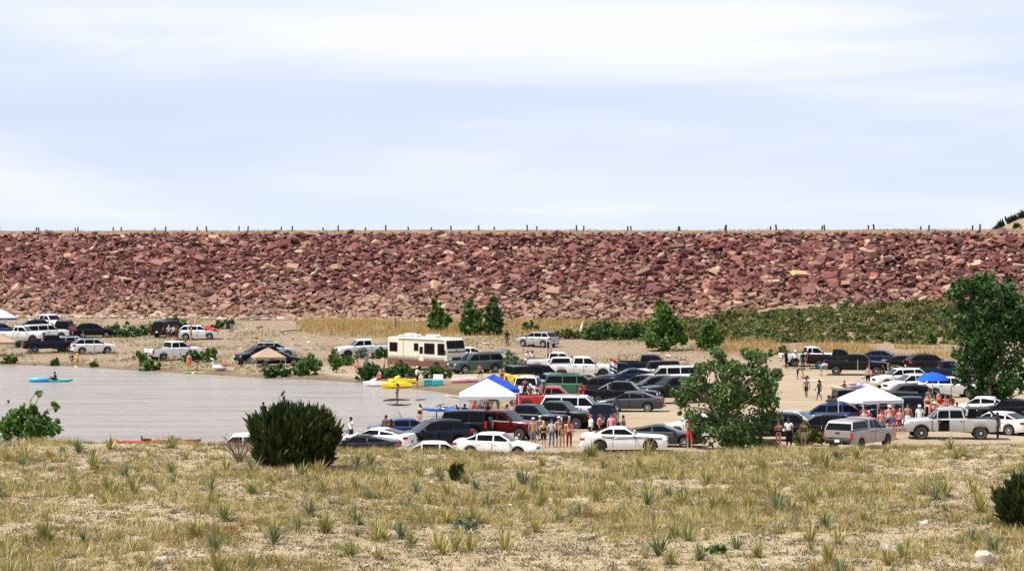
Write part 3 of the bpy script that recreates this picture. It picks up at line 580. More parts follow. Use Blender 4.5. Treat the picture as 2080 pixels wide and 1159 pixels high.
# ================================================================== foreground slope
def foreground():
    k = 36000; Y = 44+rng.random(k)**.9*57; X = rng.uniform(-1, 1, k)*(Y*.216+1.0)
    dens = .42*vnoise(X, Y, 5, 41)+.34*vnoise(X, Y, 1.4, 42)+.24*vnoise(X, Y, .5, 43)
    px = X/Y*FPX+1040; bare = np.exp(-((px-850)/480)**2)*np.exp(-((Y-61)/5.0)**2)*.17
    ok = dens-bare > .475-.05*np.clip((Y-68)/20, 0, 1); X, Y = X[ok], Y[ok]; n = len(X); nb = 13
    ts = rng.uniform(.35, 1.25, n)*(.55+.9*vnoise(X, Y, 2.2, 44)); pick = np.clip(vnoise(X, Y, 2.4, 45)*.55+rng.random(n)*.62-.08, 0, .999)
    kinds = [('pale straw', [(.52,.42,.21),(.60,.50,.29),(.46,.36,.17)]), ('golden', [(.46,.35,.12),(.53,.41,.16),(.37,.28,.09)]), ('olive', [(.20,.185,.06),(.27,.24,.085),(.14,.13,.04)]), ('dark green', [(.105,.12,.035),(.15,.16,.05),(.075,.085,.025)]), ('yellow-green', [(.31,.27,.085),(.37,.32,.11),(.24,.21,.065)]), ('grey-brown', [(.15,.115,.075),(.21,.165,.11),(.10,.075,.05)]), ('rusty brown', [(.30,.165,.065),(.37,.22,.09),(.22,.115,.045)])]
    edges = [0, .27, .45, .57, .64, .74, .87, 1.0]
    for q, (nm, cols) in enumerate(kinds):
        mk = (pick >= edges[q]) & (pick < edges[q+1]); x, y, t = X[mk], Y[mk], ts[mk]; m_ = len(x); sp = np.repeat(.035+.04*t, nb)
        xb = np.repeat(x, nb)+rng.normal(0, 1, m_*nb)*sp; yb = np.repeat(y, nb)+rng.normal(0, 1, m_*nb)*sp; h = np.repeat(t, nb)*rng.uniform(.08, .27, m_*nb)*(.7 if q == 5 else 1)
        o = link('bunch_grass', npmesh('bunch_grass', blades(xb, yb, h, rng.uniform(.008, .017, m_*nb), .45), 3), islandmat(nm.replace(' ', '_')+'_bunchgrass', cols, .85, .2)); o['kind'] = 'stuff'
        tag(o, nm+' bunch grass over the dry foreground slope', 'grass')
    # short litter and seedlings everywhere, also on the bare soil
    k = 30000; Y = 44+rng.random(k)**.9*56; X = rng.uniform(-1, 1, k)*(Y*.216+1); pk = rng.random(k); nb = 5
    for lo_, hi_, nm, cols in ((0, .42, 'straw', [(.42,.33,.16),(.50,.41,.22),(.33,.25,.11)]), (.42, .74, 'brown', [(.15,.105,.06),(.20,.145,.085),(.10,.07,.04)]), (.74, 1.1, 'green', [(.12,.125,.04),(.18,.175,.06),(.08,.085,.028)])):
        mk = (pk >= lo_) & (pk < hi_); m_ = int(mk.sum()); xb = np.repeat(X[mk], nb)+rng.normal(0, .05, m_*nb); yb = np.repeat(Y[mk], nb)+rng.normal(0, .05, m_*nb)
        o = link('ground_litter', npmesh('ground_litter', blades(xb, yb, rng.uniform(.03, .12, m_*nb), rng.uniform(.009, .02, m_*nb), .9), 3), islandmat(nm+'_litter', cols, .9, .1)); o['kind'] = 'stuff'; tag(o, 'short '+nm+' litter between the tufts of the foreground slope', 'litter')
    # low cushion weeds
    k = 4200; Y = 44+rng.random(k)*52; X = rng.uniform(-1, 1, k)*(Y*.216+1); nb = 26; xx = np.repeat(X, nb)+rng.normal(0, .09, k*nb); yy = np.repeat(Y, nb)+rng.normal(0, .09, k*nb)
    pos = np.stack([xx, yy, g(xx, yy)+np.abs(rng.normal(0, .045, k*nb))], -1)
    o = link('cushion_weeds', npmesh('cushion_weeds', quads(pos, .035, 1.6, .5), 4), islandmat('cushion_weed', [(.13,.13,.06),(.19,.17,.10),(.10,.085,.06),(.22,.2,.12),(.15,.12,.09)], .9, .1)); o['kind'] = 'stuff'
    tag(o, 'small grey-green cushion weeds between the grass of the foreground', 'weeds')
    # pebbles
    k = 5600; Y = 44+rng.random(k)*50; X = rng.uniform(-1, 1, k)*(Y*.216+1); s_ = np.clip(.045*np.exp(rng.normal(0, .55, k)), .02, .2)
    o = link('pebbles', scatter('pebbles', CH, rng.integers(0, 16, k), np.stack([X, Y, g(X, Y)+s_*.08], -1), s_, rotm(rng.normal(0, .2, k), rng.normal(0, .2, k), rng.uniform(0, 6.3, k))),
             islandmat('pale_pebble', [(.44,.35,.25),(.52,.43,.32),(.34,.26,.18),(.28,.2,.14)], .9)); o['kind'] = 'stuff'
    tag(o, 'pale pebbles on the dry foreground soil', 'pebbles')
foreground()
# boulders in the foreground
def boulder(px, py, wpx, hpx, seed, label):
    Y = np.arange(42, 100, .2); X = (px-1040)/FPX*Y; k = np.argmax(HC-(py-YH)/FPX*Y <= g(X, Y)); y = Y[k]; s = FPX/y; x = X[k]; r = np.random.default_rng(seed); bm = bmesh.new()
    bmesh.ops.create_icosphere(bm, subdivisions=3, radius=1)
    for v in bm.verts:
        q = v.co.normalized(); f = 1+.16*math.sin(q.x*4+seed)+.12*math.sin(q.y*5+q.z*3+seed*2)+.04*r.normal(); v.co = Vector((q.x*f*wpx/s/2, q.y*f*wpx/s*.38, max(-.3, min(q.z, .72))*f*hpx/s*.9))
    me = bpy.data.meshes.new('boulder'); bm.to_mesh(me); bm.free(); me.shade_smooth(); me.set_sharp_from_angle(angle=R(28))
    tag(link('boulder', me, mat('pale_limestone', (.44,.385,.32), .9, var=.25, vs_=5), None, (x, y, gz(x, y)+.02)), label, 'rock', 'pale boulders on the slope')
boulder(1806, 1124, 42, 22, 3, 'pale angular boulder half sunk in the grass at lower right')
boulder(2000, 1142, 56, 26, 8, 'rounded pale boulder behind a yucca in the lower right corner')
boulder(328, 1146, 26, 18, 5, 'small white stone at the bottom edge on the left')
boulder(1876, 1066, 24, 12, 6, 'flat grey stone above the angular boulder at lower right'); boulder(1352, 1072, 26, 8, 9, 'flat white stone in the bare patch right of centre')
# yuccas
YM = [islandmat('yucca_green', [(.15,.165,.05),(.25,.245,.075),(.34,.30,.11),(.10,.12,.04)], .55, .1, spec=.3), islandmat('yucca_yellow', [(.38,.31,.10),(.47,.39,.15),(.28,.24,.075),(.20,.20,.06)], .6, .1, spec=.3), islandmat('yucca_blue', [(.13,.165,.075),(.21,.23,.11),(.09,.115,.05),(.31,.29,.14)], .55, .1, spec=.3)]
def yucca_mesh(seed, n):
    r = np.random.default_rng(seed); V = []; F = []
    for i in range(n):
        a = r.uniform(0, 6.28); el = R(r.uniform(6, 80)); L = r.uniform(.32, .56)*(1.1 if el > .7 else .85); wd = r.uniform(.011, .020); bend = r.uniform(-.05, .10)
        d = np.array([math.cos(a)*math.cos(el), math.sin(a)*math.cos(el), math.sin(el)]); s = np.array([-math.sin(a), math.cos(a), 0]); b = np.array([math.cos(a)*.03, math.sin(a)*.03, .02])
        m_ = b+d*L*.5; t = b+d*L-np.array([0, 0, bend]); k = len(V)
        V += [b-s*wd*.7, b+s*wd*.7, m_+s*wd, m_-s*wd, t]; F += [(k, k+1, k+2), (k, k+2, k+3), (k+3, k+2, k+4)]
    return npmesh_idx('leaves', np.array(V), np.array(F))
YMESH = [yucca_mesh(i, 46+9*(i % 4)) for i in range(8)]
stalk = MB().tube([(0, 0, 0), (.02, 0, .3), (.05, .01, .62)], [.012, .01, .006], n=5)
for i in range(9): stalk.ell((.04+.02*math.cos(i*2.4), .02*math.sin(i*2.4), .36+.03*i), (.014, .014, .022), n=5, m=4)
STK = stalk.mesh('flower_stalk'); stm = mat('dry_stalk', (.50,.42,.25), .8)
def yucca(x, y, s, mi, lab, grp, st=False):
    o = empty('yucca', (x, y, gz(x, y)-.01), rng.uniform(0, 6.28), s); tag(o, lab, 'plant', grp)
    link('leaves', YMESH[rng.integers(0, 8)], YM[mi], o)
    if st: link('flower_stalk', STK, stm, o)
def fg_xy(px, py):
    Y = np.arange(42, 104, .2); X = (px-1040)/FPX*Y; h = HC-(py-YH)/FPX*Y <= g(X, Y); k = np.argmax(h) if h.any() else np.argmin(np.abs(Y-92)); return X[k], Y[k]
for px, py, s, mi, lab, st in [
    (92,1098,1.15,0,'full green yucca with pale dead skirt near the lower left corner',False),(648,960,1.05,1,'straw-tipped yucca touching the foot of the large juniper',False),(1202,928,1.25,0,'green yucca in front of the rear wheel of the striped white coupe',False),(1312,926,1.3,1,'yellow yucca in front of the front wheel of the striped white coupe',False),
    (1318,1008,1.35,1,'broad yellow yucca fan right of centre on the slope',False),(1385,1026,1.2,0,'tall twin-stemmed yucca right of the broad yellow fan',False),(1992,1040,1.35,1,'widest yellow yucca left of the right-edge juniper',False),(1906,1004,1.1,0,'yucca up the slope from the widest yellow one',False),(1580,1036,1.1,2,'blue-green yucca with dark centre on the right half of the slope',False),(1834,1134,1.0,0,'yucca leaning on the pale angular boulder',False),
    (1340,1128,1.25,2,'dark blue-green yucca at the bottom edge right of centre',False),(662,1082,1.1,0,'bushy yucca beside the bare patch left of centre',False),(1930,902,1.1,0,'yucca with a tall flower stalk in front of the silver pickup',True),(2018,1120,1.0,2,'small yucca growing before the rounded pale boulder',False),(20,1140,1.0,1,'pale yucca in the bottom left corner',True)]:
    x, y = fg_xy(px, py); yucca(x, y, s, mi, lab, 'yuccas on the slope', st)
cnt = 0
while cnt < 215:
    y = 46+rng.random()**.85*46; x = rng.uniform(-1, 1)*(y*.21)
    if np.hypot(x-JB.x, y-JB.y) < 2.1 or np.hypot(x-J2.x, y-J2.y) < 1.2 or vnoise(np.array([x]), np.array([y]), 6, 51)[0]*.7+rng.random()*.3 < .40: continue
    row = 'upper' if y > 74 else 'lower'
    yucca(x, y, rng.uniform(.55, 1.25), rng.choice([0, 1, 1, 2]), 'small spiky yucca clump scattered on the %s part of the dry slope' % row, 'yuccas scattered on the %s slope' % row, rng.random() < .07); cnt += 1
# ================================================================== vehicles
PC = {'white': paint('white_paint', (.80,.80,.79), 0, .25), 'offwhite': paint('off_white_paint', (.70,.67,.60)), 'silver': paint('silver_paint', (.50,.51,.52), .55, .3), 'warmsilver': paint('warm_silver_paint', (.29,.27,.255), .3, .34),
      'black': paint('black_paint', (.004,.0045,.006), 0, .2), 'navy': paint('navy_paint', (.005,.008,.022), .1, .2), 'darkblue': paint('dark_blue_paint', (.007,.016,.052), .15, .2), 'blue': paint('blue_paint', (.012,.042,.16), .2, .22),
      'grey': paint('grey_paint', (.062,.062,.075), .3, .24), 'charcoal': paint('charcoal_paint', (.014,.015,.018), .2, .22), 'red': paint('red_paint', (.42,.018,.020), 0, .25), 'maroon': paint('maroon_paint', (.085,.006,.010), .1, .22), 'green': paint('green_paint', (.022,.125,.062), .1, .26),
      'sage': paint('sage_grey_paint', (.085,.11,.10), .35, .26), 'yellow': paint('yellow_paint', (.72,.50,.02), 0, .28), 'lightblue': paint('light_blue_paint', (.20,.33,.50), .2, .28), 'cream': paint('cream_paint', (.67,.62,.49), 0, .4), 'brown': paint('brown_paint', (.15,.065,.038), 0, .4)}
GLASS = mat('tinted_glass', (.004,.005,.006), .06, spec=.12, var=.05); GLASSL = mat('light_glass', (.016,.030,.034), .05, spec=.35, var=.05)
RUB = mat('tyre_rubber', (.018,.017,.016), .85); RIM = mat('alloy_rim', (.58,.58,.59), .35, .25); RIMD = mat('dark_rim', (.035,.035,.04), .35, .6); CHR = mat('chrome', (.75,.75,.76), .15, 1.0); PLA = mat('black_plastic', (.02,.02,.021), .6); UND = mat('underbody', (.012,.011,.010), .9)
HL = mat('headlight_lens', (.75,.77,.78), .12, spec=.9); TL = mat('tail_light_lens', (.36,.012,.015), .15, spec=.8); PLT = mat('licence_plate', (.72,.74,.74), .4)
VS = {
 'sedan': dict(hl=2.42, hw=.92, R=.33, xf=1.42, xr=-1.36, zb=.24, top=[(2.42,.58),(2.36,.70),(2.0,.80),(1.1,.95),(-1.75,1.02),(-2.22,1.04),(-2.38,.96),(-2.42,.70)], gh=((1.12,.94),(.30,1.38),(-.95,1.38),(-1.88,1.02)), gi=(.10,.28), doors=[(.98,-.06),(-.09,-1.02)], wins=[(1.2,.0),(-.08,-.98),(-1.06,-1.8)], rbump=0),
 'coupe': dict(hl=2.40, hw=.93, R=.34, xf=1.40, xr=-1.34, zb=.22, top=[(2.40,.55),(2.34,.68),(2.0,.80),(.95,.94),(-1.5,1.00),(-2.2,1.04),(-2.36,.98),(-2.40,.68)], gh=((.98,.93),(.12,1.29),(-.62,1.29),(-1.98,1.01)), gi=(.10,.30), doors=[(.82,-.52)], wins=[(1.1,-.5),(-.6,-1.5)], rbump=0),
 'muscle': dict(hl=2.51, hw=.96, R=.36, xf=1.56, xr=-1.38, zb=.24, top=[(2.50,.66),(2.46,.84),(2.2,.92),(.75,1.01),(-.4,1.00),(-1.1,1.07),(-2.2,1.10),(-2.44,1.04),(-2.50,.74)], gh=((.80,1.0),(.08,1.40),(-.88,1.40),(-1.78,1.08)), gi=(.12,.30), doors=[(.70,-.62)], wins=[(1.0,-.55),(-.62,-1.3)], rbump=0),
 'suv': dict(hl=2.30, hw=.93, R=.36, xf=1.40, xr=-1.32, zb=.30, top=[(2.30,.66),(2.25,.90),(1.9,1.00),(1.1,1.09),(-2.1,1.14),(-2.26,1.12),(-2.30,.78)], gh=((1.15,1.07),(.35,1.60),(-1.55,1.62),(-2.20,1.12)), gi=(.09,.26), doors=[(1.0,.0),(-.04,-1.0)], wins=[(1.3,.02),(-.05,-1.0),(-1.08,-2.2)], rbump=1),
 'bigsuv': dict(hl=2.60, hw=1.0, R=.40, xf=1.62, xr=-1.50, zb=.38, top=[(2.60,.80),(2.56,1.06),(2.2,1.14),(1.3,1.20),(-2.42,1.24),(-2.56,1.22),(-2.60,.85)], gh=((1.35,1.18),(.62,1.84),(-2.15,1.86),(-2.50,1.22)), gi=(.08,.24), doors=[(1.2,.12),(.08,-.98)], wins=[(1.5,.14),(.06,-.98),(-1.06,-2.6)], rbump=1),
 'jeep': dict(hl=2.10, hw=.90, R=.42, xf=1.42, xr=-1.20, zb=.50, top=[(2.06,.92),(2.03,1.12),(1.95,1.16),(.85,1.20),(-1.95,1.20),(-2.05,1.18),(-2.08,.8)], gh=((.82,1.18),(.55,1.82),(-1.92,1.84),(-2.0,1.20)), gi=(.10,.16), doors=[(.72,-.10),(-.15,-.95)], wins=[(.9,-.12),(-.2,-.95),(-1.05,-2.3)], rbump=1),
 'crew': dict(hl=2.92, hw=1.0, R=.42, xf=1.92, xr=-1.72, zb=.50, top=[(2.92,.92),(2.88,1.14),(2.5,1.22),(1.40,1.29),(-.80,1.33)], bed=(-.84,-2.86,1.33,.52), gh=((1.45,1.27),(.78,1.88),(-.62,1.90),(-.76,1.31)), gi=(.09,.24), doors=[(1.28,.24),(.20,-.68)], wins=[(1.6,.24),(.16,-.9)], rbump=2),
 'ext': dict(hl=2.88, hw=1.0, R=.40, xf=1.86, xr=-1.66, zb=.46, top=[(2.88,.90),(2.84,1.12),(2.4,1.20),(1.25,1.26),(-.55,1.30)], bed=(-.59,-2.82,1.30,.50), gh=((1.30,1.24),(.62,1.83),(-.36,1.85),(-.50,1.28)), gi=(.09,.24), doors=[(1.12,.10),(.06,-.46)], wins=[(1.5,.12),(.04,-.7)], rbump=2),
}
VM = {}
def vehicle_parts(kind):
    """build the shared meshes of one vehicle shape: list of (name, mesh, material role, location, children)"""
    if kind in VM: return VM[kind]
    s = VS[kind]; hl, hw, Rw, xf, xr, zb0 = s['hl'], s['hw'], s['R'], s['xf'], s['xr'], s['zb']; Ra = Rw*1.22; bed = s.get('bed'); out = []
    tx = [p[0] for p in s['top']][::-1]; tz = [p[1] for p in s['top']][::-1]
    def ztop(x): return float(np.interp(x, tx, tz))
    def wid(x): return hw*float(np.interp(abs(x)/hl, [0, .72, .9, .97, 1.0], [1, 1, .975, .93, .84]))
    def zbot(x):
        z = zb0+.06*float(np.interp(abs(x)/hl, [.85, 1], [0, 1]))
        for c in (xf, xr):
            if abs(x-c) < Ra+1e-6: z = max(z, Rw+math.sqrt(max(0, Ra*Ra-(x-c)**2)))
        return z
    xs = set([round(p[0], 4) for p in s['top']])
    for c in (xf, xr):
        for k in range(11): xs.add(round(c+Ra*math.cos(math.pi*k/10), 4))
        xs.add(round(c+Ra+.012, 4)); xs.add(round(c-Ra-.012, 4))
    gaps = []
    for a, b in s['doors']:
        for e in (a, b): gaps.append((e-.011, e+.011)); xs.update((round(e-.011, 4), round(e+.011, 4)))
    xs.update((hl-.05, hl-.2, -hl+.05, -hl+.2, hl, -hl)); st = []
    if bed:
        xs = [x for x in xs if x > bed[0]+.02]; st = [(x, 0) for x in sorted(xs, reverse=True)]+[(bed[0]+.02, 0)]
        bx = set(round(xr+Ra*math.cos(math.pi*k/10), 4) for k in range(11))
        bx.update((round(xr+Ra+.012, 4), round(xr-Ra-.012, 4), bed[1]+.3)); bx = [x for x in bx if bed[1]+.07 < x < bed[0]-.06]
        st += [(bed[0]-.02, 2), (bed[0]-.04, 2), (bed[0]-.06, 1)]+[(x, 1) for x in sorted(bx, reverse=True)]+[(bed[1]+.06, 1), (bed[1]+.055, 2), (-hl+.02, 2), (-hl, 3)]
    else: st = [(x, 0) for x in sorted(xs, reverse=True)]
    rows = []
    for x, k in st:
        zt = ztop(x) if k == 0 else bed[2]; w_ = wid(x); z0 = min(zbot(x), zt-.10); h = zt-z0; cr = .035 if k == 0 else 0
        if k == 3: z0 = zb0+.18; h = zt-z0
        r = [(w_*.93, z0), (w_*.992, z0+.22*h), (w_, z0+.58*h), (w_*.975, zt-min(.07, .2*h)), (w_*.91, zt)]
        if k == 1: r += [(w_*.88, zt), (w_*.86, zt-bed[3]), (0, zt-bed[3])]
        else: r += [(w_*.7, zt+cr*.6), (w_*.4, zt+cr), (0, zt+cr*1.1)]
        rows.append([(x, y, z) for y, z in r])
    body = MB(); doors = [MB() for _ in range(2*len(s['doors']))]; nr = 8
    for side in (1, -1):
        base = [(x, y*side, z) for r in rows for x, y, z in r]
        bf = []; df = [[] for _ in s['doors']]
        for i in range(len(rows)-1):
            xm = (rows[i][0][0]+rows[i+1][0][0])/2; di = next((k for k, (a, b) in enumerate(s['doors']) if b < xm < a), None); gap = any(a < xm < b for a, b in gaps)
            for j in range(nr-1):
                f = (i*nr+j, i*nr+j+1, i*nr+nr+j+1, i*nr+nr+j)
                if j < 3 and gap: continue
                (df[di] if (j < 3 and di is not None) else bf).append(f)
        for ends in (0, len(rows)-1): bf.append(tuple(ends*nr+j for j in range(nr)))
        body.add(base, bf)
        for k, fl in enumerate(df):
            used = sorted(set(i for f in fl for i in f)); mp_ = {u: i for i, u in enumerate(used)}; doors[k*2+(0 if side > 0 else 1)].add([base[u] for u in used], [tuple(mp_[i] for i in f) for f in fl])
    def clean(mb, name):
        me = bpy.data.meshes.new(name); me.from_pydata(mb.v, [], mb.f); bm = bmesh.new(); bm.from_mesh(me); bmesh.ops.remove_doubles(bm, verts=bm.verts, dist=1e-4)
        for v in [v for v in bm.verts if not v.link_faces]: bm.verts.remove(v)
        bmesh.ops.recalc_face_normals(bm, faces=bm.faces); bm.to_mesh(me); bm.free(); me.shade_smooth(); me.set_sharp_from_angle(angle=R(32)); return me
    # mirrored centre line + body
    out.append(('body', clean(body, 'body'), 'paint', None, []))
    hd = MB().box((0, 0, 0), (.17, .035, .035), ch=.008).mesh('handle')
    for k, (a, b) in enumerate(s['doors']):
        for q, side in enumerate((1, -1)):
            zc = ztop((a+b)/2)-.16; out.append(('door', clean(doors[k*2+q], 'door'), 'paint', None, [('handle', hd, 'trim', (b+.16, side*(wid(b)*.995+.006), zc))]))
    # greenhouse
    (fbx, fbz), (ftx, ftz), (rtx, rtz), (rbx, rbz) = s['gh']; wb_, wr_ = hw-s['gi'][0], hw-s['gi'][1]
    gm = MB(); n = 7; ring = []
    for i in range(n):
        t = i/(n-1); x = ftx+(rtx-ftx)*t; z = ftz+(rtz-ftz)*t+.035*math.sin(math.pi*t); ring.append((x, z))
    vs_, fs_ = [], []
    for x, z in ring: vs_ += [(x, wr_, z), (x, wr_*.86, z+.035), (x, wr_*.4, z+.055), (x, -wr_*.4, z+.055), (x, -wr_*.86, z+.035), (x, -wr_, z)]
    for i in range(n-1): fs_ += [(i*6+j, i*6+j+1, i*6+7+j, i*6+6+j) for j in range(5)]
    k = len(vs_); vs_ += [(fbx, wb_, fbz-.02), (fbx, -wb_, fbz-.02), (rbx, -wb_, rbz-.02), (rbx, wb_, rbz-.02)]
    last = (n-1)*6; fs_ += [(k,)+tuple(range(0, 6))+(k+1,), (k+3,)+tuple(range(last, last+6))+(k+2,), (k, k+3)+tuple(range(last, -1, -6)), (k+1, k+2)+tuple(range(last+5, 4, -6))]
    gm.add(vs_, fs_); out.append(('roof', gm.mesh('roof', 40), 'roof', None, []))
    def side_pt(x, t, side):
        u = (x-rbx)/(fbx-rbx); zb_ = rbz+(fbz-rbz)*min(1, max(0, u)); v = (x-rtx)/(ftx-rtx); zt_ = rtz+(ftz-rtz)*min(1, max(0, v)); return (x, side*(wb_+(wr_-wb_)*t+.010), zb_+(zt_-zb_)*t)
    for a, b in s['wins']:
        for side in (1, -1):
            m_ = MB(); lv = []
            for t in (.08, .3, .5, .7, .87):
                xfq = fbx+(ftx-fbx)*t-.10; xrq = rbx+(rtx-rbx)*t+.10; xa = min(a, xfq); xb = max(b, xrq)
                if xa-xb < .03: xa = xb+.03 if a > 0 else xa; xb = xa-.03
                lv.append((side_pt(xa, t, side), side_pt(xb, t, side)))
            vv = [p for q in lv for p in q]; m_.add(vv, [(2*i, 2*i+1, 2*i+3, 2*i+2) for i in range(4)])
            if max(p[0] for p in vv)-min(p[0] for p in vv) > .12: out.append(('side_window', m_.mesh('side_window', 0), 'glass', None, []))
    for nm, (bx_, bz_), (qx, qz), sg in (('windshield', (fbx, fbz), (ftx, ftz), 1), ('rear_window', (rbx, rbz), (rtx, rtz), -1)):
        dv = Vector((qx-bx_, 0, qz-bz_)); nv = Vector((dv.z, 0, -dv.x)).normalized()*sg*.022
        if nv.z < 0 and abs(dv.x) > .1: nv = -nv
        p = []
        for t in (.09, .92):
            yy = (wb_+(wr_-wb_)*t)-.07
            for f_ in (-1, -.5, 0, .5, 1): p.append(Vector((bx_, 0, bz_))+dv*t+nv+Vector((sg*.02*(1-f_*f_), yy*f_, .02*(1-f_*f_)*t)))
        out.append((nm, MB().add(p, [(i, i+1, i+6, i+5) for i in range(4)]).mesh(nm, 40), 'glassf' if sg > 0 else 'glass', None, []))
    # underbody, wheels
    out.append(('underbody', MB().box((0, 0, zb0+.2), (hl*1.8, hw*1.18, .40)).mesh('underbody', 0), 'under', None, []))
    tw = .23 if not bed else .27; ty = MB().lathe([(Rw*.62, -tw*.5), (Rw*.93, -tw*.5), (Rw, -tw*.36), (Rw, tw*.36), (Rw*.93, tw*.5), (Rw*.62, tw*.5)], 20, 'y').mesh('wheel', 40)
    rm = MB().lathe([(Rw*.64, -.02), (Rw*.64, .03), (Rw*.56, .02), (Rw*.55, -.05)], 20, 'y')
    for i in range(6 if bed else 5):
        a = 2*math.pi*i/(6 if bed else 5); rm.add([(math.cos(a+q)*rr_, yy, math.sin(a+q)*rr_) for rr_, yy, q in ((Rw*.10, .03, -.5), (Rw*.10, .03, .5), (Rw*.58, .02, .17), (Rw*.58, .02, -.17))], [(0, 1, 2, 3)])
    rm.lathe([(Rw*.15, .0), (Rw*.15, .045), (Rw*.05, .05)], 10, 'y'); rmm = rm.mesh('rim', 30)
    for cx in (xf, xr):
        for side in (1, -1): out.append(('wheel', ty, 'tyre', (cx, side*(hw*.985-tw*.5), Rw), [('rim', rmm, 'rim', (0, side*tw*.40, 0) if side > 0 else (0, -tw*.40, 0))]))
    # lights, grille, bumpers, plates, mirrors
    tall = bool(bed) or kind in ('jeep', 'bigsuv', 'suv'); zf = ztop(hl-.06)-.16 if tall else ztop(hl-.2)-.14; zrr = (bed[2]-.30) if bed else (ztop(-hl+.05)-.16)
    fw = wid(hl-.05)
    for side in (1, -1):
        if kind == 'jeep': out.append(('headlight', MB().lathe([(.11, -.02), (.11, .04), (.06, .06)], 12, 'x', (hl-.06, side*fw*.68, zf-.02)).mesh('headlight'), 'hl', None, []))
        else: out.append(('headlight', MB().box((hl-.13, side*fw*.80, zf), (.30, .34, .24 if bed else .15), rz=-side*.30, ch=.03).mesh('headlight'), 'hl', None, []))
        if bed or kind in ('bigsuv', 'jeep'): out.append(('tail_light', MB().box((-hl+.07, side*(wid(-hl+.05)*.955), zrr), (.16, .17, .42), ch=.02).mesh('tail_light'), 'tl', None, []))
        else: out.append(('tail_light', MB().box((-hl+.16, side*(wid(-hl+.05)*.86), zrr+.02), (.30, .34, .17 if kind != 'suv' else .24), rz=side*.32, ch=.03).mesh('tail_light'), 'tl', None, []))
        mx_ = fbx-.22; out.append(('mirror', MB().box((mx_, side*(hw+.07), fbz+.10), (.12, .22, .17), ch=.03).tube([(mx_, side*(hw-.08), fbz+.03), (mx_, side*(hw+.05), fbz+.07)], .025, n=5).mesh('mirror'), 'mirror', None, []))
    gh_ = .36 if bed else (.22 if tall else .12)
    out.append(('grille', MB().box((hl-.035, 0, zf-(.05 if bed else .02)), (.09, fw*1.12, gh_), ch=.02).mesh('grille'), 'grille', None, []))
    out.append(('front_bumper', MB().box((hl-.04, 0, zb0+.20), (.18, fw*1.92, .22), ch=.06).mesh('front_bumper'), 'bump', None, []))
    out.append(('rear_bumper', MB().box((-hl+.03, 0, zb0+.20+(.06 if bed else 0)), (.20, fw*1.92, .20), ch=.06).mesh('rear_bumper'), 'bump', None, []))
    out.append(('licence_plate', MB().box((-hl-.075 if not bed else -hl-.09, 0, zb0+(.36 if not bed else .24)), (.02, .31, .16)).mesh('licence_plate', 0), 'plate', None, []))
    if bed:
        out.append(('tailgate', MB().box((-hl-.012, 0, (bed[2]+zb0+.42)/2), (.05, hw*1.66, bed[2]-zb0-.44), ch=.015).mesh('tailgate'), 'paint', None, [('handle', MB().box((0, 0, 0), (.03, .26, .10), ch=.01).mesh('handle'), 'plastic', (-hl-.045, 0, bed[2]-.14))]))
        out.append(('bed_rail', MB().box(((bed[0]+bed[1])/2, hw*.895, bed[2]+.012), (bed[0]-bed[1]-.1, .09, .03)).mesh('bed_rail', 0), 'plastic', None, [])); out.append(('bed_rail', MB().box(((bed[0]+bed[1])/2, -hw*.895, bed[2]+.012), (bed[0]-bed[1]-.1, .09, .03)).mesh('bed_rail', 0), 'plastic', None, []))
    if kind == 'jeep': out.append(('spare_wheel', ty, 'tyre', (-hl-.12, .1, 1.05), [('rim', rmm, 'rim', (0, .10, 0))], (0, 0, R(90))))
    if kind in ('suv', 'bigsuv'):
        for side in (1, -1): out.append(('roof_rail', MB().tube([(ftx-.35, side*wr_*.86, ftz+.05), (ftx-.45, side*wr_*.86, ftz+.10), (rtx+.25, side*wr_*.86, rtz+.10), (rtx+.12, side*wr_*.86, rtz+.05)], .022, n=5).mesh('roof_rail'), 'plastic', None, []))
    VM[kind] = out; return out
def topper_parts(kind):
    key = kind+'_topper'
    if key in VM: return VM[key]
    s = VS[kind]; b0, b1, bz, _ = s['bed']; hw = s['hw']; zt = s['gh'][1][1]+.02; out = []; m_ = MB()
    pts = [(b0-.04, bz+.03), (b0-.10, zt-.06), (b0-.3, zt), (b1+.55, zt-.01), (b1+.28, zt-.06), (b1+.03, bz+.03)]; n = len(pts)
    vs_ = [(x, side*(hw*.9-(z-bz)*.26), z) for side in (1, -1) for x, z in pts]; m_.add(vs_, [tuple(range(n)), tuple(range(2*n-1, n-1, -1))]+[(i, i+n, (i+1) % n+n, (i+1) % n) for i in range(n)])
    out.append(('topper', m_.mesh('topper', 30), 'topper', None, []))
    for side in (1, -1):
        y = lambda z: side*(hw*.9-(z-bz)*.26+.008)
        q = [(b0-.12, y(bz+.07), bz+.07), (b1+.14, y(bz+.07), bz+.07), (b1+.38, y(zt-.09), zt-.09), (b0-.18, y(zt-.09), zt-.09)]; out.append(('topper_window', MB().add(q, [(0, 1, 2, 3)]).mesh('topper_window', 0), 'glass', None, []))
    q = [(b1+.03+(t*.25)-.012, f_*(hw*.9-(bz+.1+t*(zt-bz-.2)-bz)*.26-.06), bz+.1+t*(zt-bz-.2)) for t in (-.12, 1.05) for f_ in (-1, 1)]
    out.append(('topper_window', MB().add(q, [(0, 1, 3, 2)]).mesh('topper_window', 0), 'glass', None, []))
    VM[key] = out; return out
